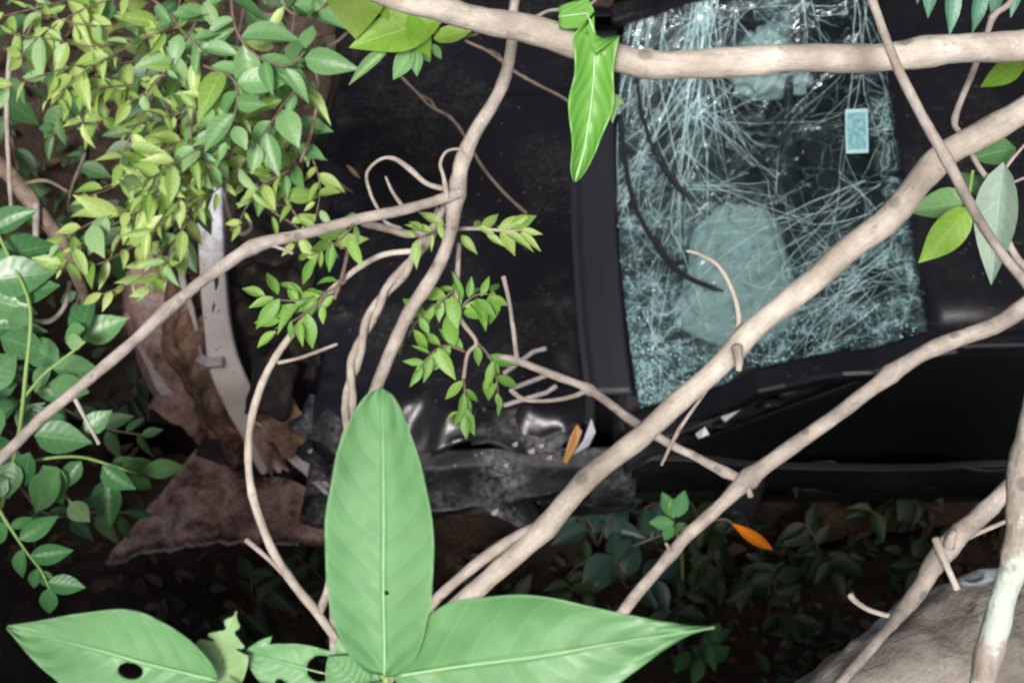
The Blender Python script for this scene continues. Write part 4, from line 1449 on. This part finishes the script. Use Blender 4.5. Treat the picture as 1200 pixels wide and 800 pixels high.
# ------------------------------------------------------------------ yellow-green shrub, upper left
sh1 = thing('pointed_leaf_shrub', 'bushy shrub of small pointed yellow-green leaves hanging over the crushed bumper', 'shrub', P(250, -60, 2.7))
TW = [
    ([(290, -40, 2.55), (200, 18, 2.5), (150, 30, 2.45), (90, 28, 2.4), (40, 12, 2.38)], 15, 36),
    ([(260, 20, 2.6), (170, 45, 2.5), (110, 55, 2.42), (60, 46, 2.38), (10, 40, 2.36)], 15, 40),
    ([(250, 50, 2.6), (160, 72, 2.5), (100, 76, 2.42), (50, 88, 2.36), (5, 104, 2.34)], 14, 42),
    ([(260, 60, 2.6), (190, 90, 2.5), (150, 100, 2.46), (115, 102, 2.42), (92, 112, 2.4)], 13, 36),
    ([(280, 80, 2.62), (215, 120, 2.52), (175, 135, 2.48), (150, 165, 2.44), (140, 196, 2.42)], 15, 36),
    ([(300, 100, 2.62), (240, 150, 2.52), (205, 170, 2.48), (185, 200, 2.44), (172, 232, 2.42)], 15, 36),
    ([(310, 140, 2.6), (250, 190, 2.52), (200, 215, 2.48), (150, 245, 2.44), (105, 262, 2.4), (68, 285, 2.38)], 20, 40),
    ([(270, 190, 2.6), (215, 240, 2.52), (180, 270, 2.48), (145, 295, 2.44), (105, 312, 2.4), (70, 305, 2.38)], 20, 38),
    ([(250, 200, 2.6), (215, 255, 2.54), (190, 295, 2.5), (165, 325, 2.46), (120, 345, 2.44)], 15, 34),
    ([(260, 140, 2.6), (180, 180, 2.52), (140, 215, 2.46), (105, 230, 2.42)], 11, 34),
    ([(220, 195, 2.6), (200, 250, 2.54), (186, 290, 2.5), (180, 320, 2.48)], 10, 34),
    ([(340, 120, 2.65), (295, 180, 2.58), (262, 215, 2.54), (236, 238, 2.5)], 12, 32),
    ([(345, 150, 2.65), (332, 205, 2.6), (345, 250, 2.56), (385, 282, 2.54), (405, 292, 2.54)], 15, 32),
    ([(310, 190, 2.65), (310, 238, 2.6), (350, 268, 2.56), (340, 285, 2.54)], 10, 32),
    ([(230, 90, 2.7), (160, 110, 2.66), (130, 130, 2.62), (110, 150, 2.6)], 10, 34),
    ([(350, 40, 2.7), (280, 120, 2.66), (220, 180, 2.62), (170, 215, 2.6), (150, 250, 2.58)], 18, 36),
    ([(180, -40, 2.6), (120, -10, 2.5), (60, 5, 2.44), (0, 20, 2.4)], 13, 38),
    ([(360, 180, 2.7), (300, 215, 2.66), (270, 215, 2.64)], 8, 32),
    ([(240, 10, 2.7), (180, 60, 2.66), (120, 95, 2.62), (70, 100, 2.6)], 14, 36),
    ([(300, 60, 2.72), (240, 110, 2.68), (200, 150, 2.64), (180, 190, 2.62)], 13, 36),
    ([(280, 150, 2.7), (230, 210, 2.66), (190, 240, 2.62), (140, 275, 2.6)], 14, 36),
]
for i, (pts, n_, L_) in enumerate(TW):
    twig_leaves(sh1, 'yellow_green', pts, n_, L_ * .95, 4, 'twig', 50, .06, 1.0, .5, True, 'blue_green' if i in (3, 12, 13, 15) else 'pale', .14, .95)

sh4 = thing('pointed_leaf_shrub', 'finer spray of pale yellow-green leaves spilling down beside the silver crash beam', 'shrub', P(300, -60, 2.6))
for pts, n_, L_ in (
    ([(320, 60, 2.55), (260, 110, 2.45), (210, 130, 2.4), (165, 150, 2.36)], 16, 30), ([(300, 130, 2.5), (240, 170, 2.44), (190, 200, 2.4), (150, 225, 2.36)], 16, 32),
    ([(270, 180, 2.5), (225, 215, 2.44), (195, 255, 2.4), (160, 290, 2.38)], 16, 32), ([(240, 230, 2.5), (210, 275, 2.46), (190, 315, 2.44), (170, 340, 2.42)], 12, 30),
    ([(180, 240, 2.46), (130, 265, 2.42), (90, 290, 2.38), (70, 320, 2.36)], 14, 32), ([(200, 30, 2.46), (140, 60, 2.42), (90, 90, 2.38), (60, 120, 2.36)], 15, 32),
    ([(160, -10, 2.46), (100, 10, 2.42), (50, 40, 2.38), (20, 70, 2.36)], 14, 34), ([(250, -10, 2.5), (210, 60, 2.46), (180, 100, 2.42), (150, 120, 2.4)], 15, 30),
    ([(340, 200, 2.56), (310, 215, 2.54), (290, 240, 2.52), (280, 262, 2.5)], 10, 28), ([(360, 170, 2.6), (375, 215, 2.58), (370, 255, 2.56)], 9, 28),
    ([(150, 90, 2.5), (110, 120, 2.46), (95, 145, 2.44)], 8, 30)):
    twig_leaves(sh4, 'yellow_green', pts, n_, L_, 3, 'twig', 50, .04, 1.0, .5, True, 'pale', .25, .95)

sh3 = thing('added_shadow_shrub', 'dark green shrub added behind the pointed-leaf shrub to shade and darken the gap', 'shrub', P(150, -80, 3.3))  # added leaf mass, darker green to deepen the shade behind the yellow-green leaves
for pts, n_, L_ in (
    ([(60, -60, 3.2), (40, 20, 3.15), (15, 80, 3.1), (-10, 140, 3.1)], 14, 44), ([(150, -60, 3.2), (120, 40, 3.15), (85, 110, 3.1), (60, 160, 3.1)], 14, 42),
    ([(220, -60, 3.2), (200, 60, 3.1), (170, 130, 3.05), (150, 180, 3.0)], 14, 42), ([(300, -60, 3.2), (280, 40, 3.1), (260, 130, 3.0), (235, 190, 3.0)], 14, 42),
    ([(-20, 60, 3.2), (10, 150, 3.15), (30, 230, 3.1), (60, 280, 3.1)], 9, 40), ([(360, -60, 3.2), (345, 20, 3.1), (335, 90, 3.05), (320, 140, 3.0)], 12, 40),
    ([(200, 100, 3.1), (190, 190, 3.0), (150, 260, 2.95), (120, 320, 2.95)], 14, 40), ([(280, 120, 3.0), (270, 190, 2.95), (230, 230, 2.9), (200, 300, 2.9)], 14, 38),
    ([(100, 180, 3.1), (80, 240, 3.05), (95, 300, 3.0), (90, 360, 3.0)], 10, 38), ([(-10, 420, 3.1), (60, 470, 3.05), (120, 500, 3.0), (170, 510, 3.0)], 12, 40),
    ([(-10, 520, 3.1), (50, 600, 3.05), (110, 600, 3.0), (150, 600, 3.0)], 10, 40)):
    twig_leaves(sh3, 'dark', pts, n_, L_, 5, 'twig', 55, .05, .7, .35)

sh2 = thing('oval_leaf_shrub', 'shrub of larger blue-green oval leaves mixed in above the bonnet corner', 'shrub', P(320, -60, 2.6))
TW = [
    ([(270, -40, 2.5), (275, 30, 2.46), (300, 65, 2.42), (335, 78, 2.4), (358, 60, 2.4)], 10, 56),
    ([(200, 50, 2.5), (235, 75, 2.46), (275, 95, 2.42), (275, 135, 2.4), (262, 165, 2.4)], 10, 54),
    ([(120, -40, 2.52), (190, 8, 2.48), (212, 35, 2.46), (240, 62, 2.44)], 8, 48),
    ([(320, -40, 2.5), (335, 10, 2.48), (365, 18, 2.46), (385, 0, 2.46)], 7, 46),
    ([(330, 50, 2.54), (350, 95, 2.5), (330, 125, 2.48), (300, 170, 2.46)], 9, 46),
    ([(260, 100, 2.5), (230, 125, 2.48), (225, 170, 2.46), (250, 200, 2.46)], 8, 42),
    ([(90, -40, 2.55), (130, -5, 2.52), (150, 15, 2.5)], 6, 44),
    ([(340, 130, 2.6), (345, 190, 2.58), (300, 225, 2.56)], 9, 34),
]
for pts, n_, L_ in TW:
    twig_leaves(sh2, 'blue_green', pts, n_ + 2, L_ * .95, 5, 'twig', 55, .1, .9, .45, True, 'yellow_green', .12)
for pts in ([(425, 20, 2.5, 5), (400, 45, 2.5, 5), (372, 68, 2.5, 5), (373, 110, 2.52, 5), (365, 155, 2.54, 5), (352, 190, 2.56, 4)], [(372, 68, 2.5, 4), (345, 78, 2.5, 4), (315, 80, 2.48, 4)],
            [(240, -20, 2.6, 8), (270, 15, 2.58, 8), (230, 35, 2.6, 7), (190, 55, 2.62, 6)], [(300, 20, 2.55, 5), (325, 18, 2.53, 5), (338, 35, 2.52, 5)]):
    pxtube('twig', pts, M['twig'], sh2)

# dead roots and stems in the dark gap under the shrub
t = thing('dead_root', 'brown dead root leaning in the dark gap under the pointed-leaf shrub', 'root', P(40, 290, 2.9))
pxtube('stem', [(-60, 150, 3.0, 26), (0, 195, 2.95, 24), (45, 245, 2.9, 22), (80, 300, 2.9, 18), (110, 380, 3.0, 16)], M['twig'], t, 8, 10, .25, 18)
pxtube('twig', [(43, 238, 2.88, 10), (42, 275, 2.86, 9), (40, 320, 2.86, 8)], M['bark_grey'], t)
pxtube('twig', [(30, 215, 2.9, 5), (55, 212, 2.9, 5), (80, 225, 2.9, 4)], M['twig'], t)
t = thing('thin_root', 'slim grey root hanging beside the dead root', 'root', P(8, 120, 2.5))
pxtube('stem', [(12, 60, 2.5, 7), (8, 125, 2.5, 7), (10, 190, 2.52, 6), (14, 255, 2.55, 6)], M['bark_grey'], t)
t = thing('arched_root', 'thin root arching above the oval-leaved climber', 'root', P(40, 375, 2.6))
pxtube('stem', [(82, 330, 2.6, 7), (75, 360, 2.58, 7), (58, 376, 2.56, 7), (35, 372, 2.56, 6), (25, 350, 2.56, 6)], M['bark_grey'], t)

# ------------------------------------------------------------------ climber at the left edge
cl = thing('oval_leaf_climber', 'glossy dark green oval-leaved climber at the left of the torn bumper', 'climber', P(0, 620, 2.6))
for pts in ([(-20, 240, 2.5, 5), (10, 300, 2.48, 5), (35, 360, 2.46, 5), (30, 440, 2.46, 6), (20, 520, 2.48, 6), (0, 600, 2.5, 7)], [(25, 470, 2.47, 5), (50, 440, 2.46, 4), (75, 420, 2.46, 4), (100, 400, 2.46, 4)],
            [(-10, 560, 2.5, 5), (40, 540, 2.5, 5), (90, 535, 2.52, 4), (130, 545, 2.54, 4), (160, 555, 2.55, 4)], [(60, 560, 2.52, 4), (80, 585, 2.52, 4), (90, 595, 2.52, 3)]):
    pxtube('stem', pts, M['green_stem'], cl)
CL = [((-5, 270), (30, 250)), ((0, 300), (50, 290)), ((-10, 330), (48, 318)), ((15, 345), (55, 335)), ((-15, 350), (30, 362)), ((10, 380), (48, 398)), ((0, 395), (45, 412)), ((-15, 420), (20, 438)), ((35, 375), (10, 372)),
      ((95, 395), (103, 352)), ((98, 397), (140, 378)), ((70, 425), (32, 402)), ((62, 432), (108, 428)), ((58, 448), (95, 462)), ((45, 450), (70, 470)), ((20, 450), (-20, 462)), ((25, 470), (-15, 490)), ((40, 510), (92, 516)),
      ((20, 500), (40, 478)), ((0, 510), (-25, 470)), ((35, 530), (30, 560)), ((50, 545), (70, 580)), ((70, 550), (45, 590)), ((95, 540), (80, 565)), ((120, 545), (150, 570)), ((10, 560), (-20, 580)),
      ((125, 560), (128, 610)), ((100, 505), (125, 485)), ((60, 480), (30, 500)), ((15, 540), (10, 575)), ((-15, 300), (20, 320)), ((-20, 520), (20, 535)), ((80, 500), (50, 492)), ((-10, 385), (35, 380)), ((100, 385), (75, 395)), ((-18, 455), (15, 420)),
      ((60, 430), (45, 455)), ((5, 600), (-15, 625))]
for b, e in CL:
    d = 2.5 + random.uniform(-.06, .08)
    px_leaf(cl, 'climber', (b[0], b[1], d), (e[0] + (e[0] - b[0]) * .25 + random.uniform(-4, 4), e[1] + (e[1] - b[1]) * .25 + random.uniform(-4, 4), d + random.uniform(-.02, .05)), TOCAM + UP * .6, .45)
for b, e in (((140, 550), (190, 545)), ((165, 552), (222, 545)), ((150, 556), (185, 575)), ((130, 548), (160, 535))):
    px_leaf(cl, 'dark', (b[0], b[1], 2.55), (e[0], e[1], 2.6), TOCAM + UP * .6, .4)
for b, e in (((98, 400), (72, 402)), ((82, 588), (105, 612))):
    px_leaf(cl, 'pale', (b[0], b[1], 2.46), (e[0], e[1], 2.47), TOCAM, .2).scale.y *= 1.8
t = thing('hanging_sprig', 'small sprig of glossy leaves dangling above the bare brown bank', 'sprig', P(0, 590, 2.2))
pxtube('twig', [(-15, 575, 2.2, 5), (10, 615, 2.2, 5), (30, 645, 2.2, 4), (48, 668, 2.2, 4), (58, 690, 2.2, 3)], M['green_stem'], t)
for b, e in (((22, 632), (66, 606)), ((35, 652), (85, 645)), ((28, 642), (24, 678)), ((45, 665), (38, 690)), ((55, 682), (100, 688)), ((58, 688), (56, 722)), ((12, 618), (38, 606)), ((8, 612), (-12, 640)), ((48, 668), (62, 690))):
    px_leaf(t, random.choice(LS['compound']), (b[0], b[1], 2.2), (e[0], e[1], 2.21), TOCAM + UP * .5, .25)

# ------------------------------------------------------------------ leafy sprigs over the bonnet
t = thing('leafy_sprig', 'small leafy sprig dangling below the slim side limb', 'sprig', P(400, 265, 1.9))
twig_leaves(t, 'sprig', [(420, 255, 1.88), (405, 275, 1.88), (385, 290, 1.88), (362, 300, 1.89)], 11, 34, 4, 'twig', 60, .1, .4)
t = thing('leafy_sprig', 'feathery leafy sprig beside the bowed thin stem', 'sprig', P(385, 345, 1.95))
twig_leaves(t, 'sprig', [(405, 330, 1.93), (375, 345, 1.93), (345, 352, 1.92), (310, 350, 1.92)], 13, 36, 4, 'twig', 42, .1, .4)
twig_leaves(t, 'sprig', [(385, 345, 1.93), (365, 360, 1.93), (345, 375, 1.92), (322, 385, 1.92)], 10, 34, 4, 'twig', 50, .1, .4)
pxtube('twig', [(408, 290, 1.94, 6), (402, 320, 1.93, 6), (392, 350, 1.93, 5)], M['twig'], t)
t = thing('leafy_sprig', 'largest leafy sprig hanging in front of the black bonnet', 'sprig', P(535, 280, 1.95))
pxtube('twig', [(538, 285, 1.92, 8), (536, 330, 1.93, 8), (538, 370, 1.94, 7), (558, 400, 1.95, 6), (548, 415, 1.95, 6), (543, 445, 1.96, 5)], M['bark_grey'], t)
twig_leaves(t, 'sprig', [(538, 370, 1.94), (545, 355, 1.93), (560, 345, 1.92), (580, 345, 1.92)], 15, 36, 4, 'twig', 60, .0, .8)
twig_leaves(t, 'sprig', [(536, 335, 1.93), (515, 355, 1.92), (492, 372, 1.92), (478, 395, 1.92)], 14, 32, 4, 'twig', 60, .1, .6)
twig_leaves(t, 'sprig', [(545, 412, 1.95), (525, 405, 1.94), (510, 410, 1.93), (492, 430, 1.92)], 10, 36, 4, 'twig', 55, .1, .5)
twig_leaves(t, 'sprig', [(543, 440, 1.96), (545, 460, 1.95), (545, 475, 1.95), (542, 492, 1.95)], 8, 36, 4, 'twig', 40, .1, .4)
twig_leaves(t, 'sprig', [(558, 400, 1.95), (575, 420, 1.95), (582, 445, 1.95), (584, 470, 1.95)], 9, 32, 4, 'twig', 40, .1, .4)
t = thing('leafy_sprig', 'pale-tipped leafy sprig sticking out sideways from the forked stem', 'sprig', P(535, 270, 1.9))
twig_leaves(t, 'yellow_green', [(530, 268, 1.89), (560, 268, 1.89), (590, 270, 1.89), (612, 270, 1.89)], 13, 30, 7, 'bark_grey', 40, .2, .4)
twig_leaves(t, 'yellow_green', [(525, 262, 1.87), (505, 272, 1.86), (488, 282, 1.86)], 7, 30, 4, 'twig', 60, .1, .4)

# thin twigs and bits lying on the bonnet
def on_hood(px, py, dz=.006):
    p = PZ(px, py, .95)
    u = max(0, min(1, (p.x + .60) / .80)); v = max(0, min(1, (p.y + .33) / 1.58))
    p = PZ(px, py, hood_fn(u, v).z + dz)
    return p


for lab, pts in (('long thin dark twig lying across the bonnet', [(470, 90), (492, 112), (505, 125), (528, 138), (545, 160), (565, 195), (590, 225), (617, 250)]),
                 ('short dark twig lying on the bonnet under the arching limb', [(545, 48), (575, 62), (600, 82), (628, 98), (655, 112), (680, 128)])):
    V = [Vector(q) for q in crom([tuple(on_hood(*q)) for q in pts], 6)]
    tt = thing('fallen_twig', lab, 'twig', V[0])
    tube('stem', V, [.0045] * len(V), M['twig'], tt, 7, .3, 60)
    n0 = len(V) // 3
    tube('side_twig', [V[n0], V[n0] + Vector((-.02, .03, .01)), V[n0] + Vector((-.05, .05, .012))], [.003, .003, .002], M['twig'], tt, 6)
for i, (b, e, k, lab) in enumerate((((382, 153), (398, 146), 'pale', 'tiny pale fallen leaf lying on the dusty bonnet'), ((385, 203), (430, 228), 'dry', 'curled tan dead leaf lying on the bonnet'), ((238, 556), (258, 548), 'pale', 'tiny yellow leaf on the muddy splash shield'))):
    B = on_hood(*b) if i < 2 else PZ(*b, .46); E = on_hood(*e) if i < 2 else PZ(*e, .46)
    lf = put_leaf(None, LS[k][0], B + UP * .006, E - B, UP, (E - B).length, 'fallen_leaf')
    tag(lf, lab, 'leaf', None)
t = thing('curled_twig', 'pale hooked dead twig resting on the slam panel next to the silver crash beam', 'twig', P(275, 275, 3.2))
pxtube('stem', [(262, 225, 3.1, 6), (268, 250, 3.1, 6), (276, 272, 3.1, 6)], M['bark_grey'], t)
pxtube('hook', [(270, 268, 3.1, 6), (285, 274, 3.1, 7), (294, 268, 3.1, 6), (292, 258, 3.1, 5)], M['bark'], t)

# ------------------------------------------------------------------ undergrowth on the gully floor
def ground_hit(px, py, zg=.06):
    return PZ(px, py, zg)


rr = random.Random(21)
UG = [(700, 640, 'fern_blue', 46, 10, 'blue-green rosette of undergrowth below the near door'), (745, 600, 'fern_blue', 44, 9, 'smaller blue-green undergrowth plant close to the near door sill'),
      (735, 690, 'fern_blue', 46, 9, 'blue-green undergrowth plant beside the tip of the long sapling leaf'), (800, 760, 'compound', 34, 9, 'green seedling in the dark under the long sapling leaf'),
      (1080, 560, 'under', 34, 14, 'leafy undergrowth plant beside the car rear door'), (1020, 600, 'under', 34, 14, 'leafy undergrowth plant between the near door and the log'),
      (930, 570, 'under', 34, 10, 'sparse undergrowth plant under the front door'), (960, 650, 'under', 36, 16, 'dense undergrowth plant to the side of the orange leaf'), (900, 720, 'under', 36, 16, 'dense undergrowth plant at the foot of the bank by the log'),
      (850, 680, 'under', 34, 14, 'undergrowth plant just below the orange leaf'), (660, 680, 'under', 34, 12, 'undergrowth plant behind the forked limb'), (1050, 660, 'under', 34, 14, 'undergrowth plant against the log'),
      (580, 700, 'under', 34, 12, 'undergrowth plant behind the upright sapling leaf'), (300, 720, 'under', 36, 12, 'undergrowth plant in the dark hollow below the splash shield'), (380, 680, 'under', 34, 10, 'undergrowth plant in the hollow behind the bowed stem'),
      (150, 480, 'under', 36, 12, 'plant coloured dark for shade in the hollow below the torn bumper'), (820, 620, 'under', 32, 10, 'undergrowth plant near the compound leaf'), (780, 710, 'under', 34, 12, 'undergrowth plant in the slot below the knotty limb')]
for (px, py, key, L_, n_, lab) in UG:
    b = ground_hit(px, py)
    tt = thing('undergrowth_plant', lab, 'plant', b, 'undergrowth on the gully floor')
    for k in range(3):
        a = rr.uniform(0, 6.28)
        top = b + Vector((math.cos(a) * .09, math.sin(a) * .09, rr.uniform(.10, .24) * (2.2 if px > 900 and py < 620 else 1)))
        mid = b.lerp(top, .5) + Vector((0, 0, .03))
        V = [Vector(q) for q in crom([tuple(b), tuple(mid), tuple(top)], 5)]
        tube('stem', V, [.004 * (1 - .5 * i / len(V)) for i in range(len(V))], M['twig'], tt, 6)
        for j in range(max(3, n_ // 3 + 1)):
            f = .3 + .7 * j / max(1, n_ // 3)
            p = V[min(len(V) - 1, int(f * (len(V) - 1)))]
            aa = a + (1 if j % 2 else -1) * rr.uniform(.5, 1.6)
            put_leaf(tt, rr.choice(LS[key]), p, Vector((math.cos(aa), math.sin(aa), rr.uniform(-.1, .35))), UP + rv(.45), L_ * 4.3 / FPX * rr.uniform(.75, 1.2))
# compound leaf
t = thing('compound_leaf_seedling', 'bright four-leaflet seedling just below the knotty limb', 'plant', P(795, 640, 3.0))
pxtube('stalk', [(800, 680, 3.6, 5), (798, 640, 3.2, 5), (785, 600, 3.0, 4), (786, 585, 2.98, 3)], M['green_stem'], t)
for b, e in (((790, 607), (776, 576)), ((793, 606), (803, 574)), ((790, 612), (760, 612)), ((788, 614), (778, 634)), ((792, 614), (808, 622))):
    px_leaf(t, LS['compound'][0], (b[0], b[1], 3.0), (e[0], e[1], 3.02), TOCAM + UP * .3, .15)
# orange leaf
B, E = P(858, 613, 2.9), P(903, 642, 2.92)
om = leaf_mesh('orange_leaf', M['orange_leaf'], hw=.125, peak=.5, tip=.8, fold=.5, droop=-.12, nl=10)
t = thing('orange_leaf', 'narrow bright orange dead leaf caught on a thin twig below the knotty limb', 'leaf', B)
put_leaf(t, om, B, E - B, TOCAM, (E - B).length, 'leaf_blade')
pxtube('leaf_stalk', [(858, 613, 2.9, 3), (845, 608, 2.92, 3), (800, 618, 3.0, 3), (740, 640, 3.2, 3)], M['twig'], t)

# fallen leaf litter and low creeping leaves, too many to count
def scatter(name, n, key_mats, size, fn, seed, flat=.6):
    rr = random.Random(seed)
    vs, fs, mi, uv = [], [], [], []
    for k in range(n):
        p = fn(rr)
        if p is None: continue
        L = size * rr.uniform(.6, 1.4); a = rr.uniform(0, 6.28)
        x = Vector((math.cos(a), math.sin(a), rr.uniform(-.35, .35))).normalized()
        nn = (UP + Vector((rr.gauss(0, flat), rr.gauss(0, flat), 0))).normalized()
        y = nn.cross(x).normalized()
        b = len(vs)
        hw = L * rr.uniform(.2, .32)
        up2 = x.cross(y)
        for (u, t2, h) in ((0, 0, 0), (.35, 1, .12), (.4, 0, 0.03), (.35, -1, .12), (.75, .6, .08), (.75, 0, .0), (.75, -.6, .08), (1, 0, -.06)):
            vs.append(p + x * u * L + y * t2 * hw + up2 * h * L); uv.append((u, t2 * .5 + .5))
        f = [(0, 2, 1), (0, 3, 2), (1, 2, 5, 4), (2, 3, 6, 5), (4, 5, 7), (5, 6, 7)]
        fs.extend([tuple(b + i for i in q) for q in f]); mi.extend([rr.choice(range(len(key_mats)))] * 6)
    me = mesh(name, vs, fs, None, True, uv)
    for m in key_mats: me.materials.append(m)
    me.polygons.foreach_set('material_index', mi)
    ob = link(name, me)
    ob['kind'] = 'stuff'
    return ob


def gz(x, i):
    return ground_pt(x, i)


def floor_pt(rr):
    x = rr.uniform(-2.2, 2.4); i = rr.randrange(NP)
    y = PROF[i][1 - 1]
    if not -1.9 < y < 2.6: return None
    a = gz(x, i); b = gz(x, min(NP - 1, i + 1))
    return a.lerp(b, rr.random()) + Vector((0, 0, .012))


def creep_pt(rr):
    x = rr.gauss(.9, .8)
    i = rr.randrange(NP)
    if not -1.45 < PROF[i][0] < -.3: return None
    p = gz(x, i)
    if nz(p, 2.2, 5) < -.12: return None
    return p + Vector((0, 0, rr.uniform(.01, .14)))


def back_pt(rr):
    x = rr.uniform(-2.6, 3.0); i = rr.randrange(NP)
    if not ((.2 if x < -.95 else 1.45) < PROF[i][0] < 3.2): return None  # left hollow covered as well, its dark leaves standing in for shade
    p = gz(x, i)
    if nz(p, 1.6, 9) < -.1: return None
    return p + Vector((0, -rr.uniform(0, .1), rr.uniform(.01, .2)))


tag_ = scatter('leaf_litter', 9000, [M['litter'], M['soil']], .055, floor_pt, 3)
tag(tag_, 'brown leaf litter strewn over the gully floor and banks', 'leaf litter')
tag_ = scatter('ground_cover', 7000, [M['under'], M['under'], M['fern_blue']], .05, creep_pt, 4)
tag(tag_, 'low creeping leaves, coloured dark for the gully shade, by the near side of the car', 'ground cover')
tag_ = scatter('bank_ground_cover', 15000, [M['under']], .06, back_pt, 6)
tag(tag_, 'leafy cover, coloured dark for shade, on the bank behind the car', 'ground cover')

# ------------------------------------------------------------------ unseen trees added on the banks to shade the gully and darken the bonnet
def tree(x, y, z0, h, crown, nleaf, lab, seed, lean=(0, 0)):
    rr = random.Random(seed)
    tt = thing('unseen_shade_tree', lab, 'tree', Vector((x, y, z0)), 'unseen shade trees on the gully banks')
    top = Vector((x + lean[0], y + lean[1], z0 + h))
    V = [Vector(q) for q in crom([(x, y, z0 - .3), (x + lean[0] * .2, y + lean[1] * .15, z0 + h * .4), tuple(top)], 10)]
    tube('trunk', V, [.16 * (1 - .6 * i / len(V)) for i in range(len(V))], M['bark_grey'], tt, 12, .15, 6)
    vs, fs, uv = [], [], []
    for (cx, cy, cz, r) in crown:
        c = Vector((cx, cy, cz))
        k0 = V[int(len(V) * .6)]
        md = k0.lerp(c, .5) + Vector((0, 0, .2))
        L = [Vector(q) for q in crom([tuple(k0), tuple(md), tuple(c)], 6)]
        tube('limb', L, [.07 * (1 - .7 * i / len(L)) for i in range(len(L))], M['bark_grey'], tt, 8)
        for k in range(nleaf):
            q = Vector((rr.gauss(0, .5), rr.gauss(0, .5), rr.gauss(0, .36))) * r
            p = c + q
            Ln = rr.uniform(.10, .19); a = rr.uniform(0, 6.28)
            xx = Vector((math.cos(a), math.sin(a), rr.uniform(-.6, .2))).normalized()
            nn = (UP + Vector((rr.gauss(0, .5), rr.gauss(0, .5), 0))).normalized(); yy = nn.cross(xx).normalized()
            b = len(vs)
            vs.extend([p, p + xx * Ln * .5 + yy * Ln * .27, p + xx * Ln, p + xx * Ln * .5 - yy * Ln * .27]); uv.extend([(0, .5), (.5, 1), (1, .5), (.5, 0)])
            fs.append((b, b + 3, b + 2, b + 1))
    link('crown', mesh('crown', vs, fs, M['canopy'], True, uv, origin_of(tt)), tt)


tree(.4, 4.6, 3.4, 3.6, [(-.6, 2.6, 6.4, 1.5), (.8, 2.7, 6.2, 1.5), (2.2, 3.0, 6.5, 1.4), (0, 4.2, 7.2, 1.6), (1.6, 4.6, 7.2, 1.6), (.2, 1.6, 6.9, 1.2), (1.6, 1.7, 6.8, 1.2), (0, .4, 6.9, 1.2), (1.3, .4, 6.9, 1.2), (-1.2, .7, 6.9, 1.1), (.5, -.5, 7.2, 1.0)], 1500, 'unseen leafy tree added on the bank behind the bonnet to shade the gully', 2, (0, -1.2))
tree(-2.8, 4.0, 3.0, 3.6, [(-2.4, 4.0, 6.0, 1.4), (-3.6, 3.9, 6.2, 1.4), (-2.6, 5.2, 6.8, 1.5)], 1300, 'unseen leafy tree added on the bank behind the crushed bumper for its shade', 5, (.3, -1.0))
tree(4.2, 3.2, 2.6, 3.8, [(3.6, 2.2, 6.0, 1.5), (4.8, 2.8, 6.4, 1.6), (3.9, .8, 6.4, 1.4), (5.0, 1.2, 6.8, 1.5), (2.5, .5, 6.8, 1.2)], 1300, 'unseen leafy tree added on the bank beyond the car tail for its shade', 8, (-.3, -1.0))
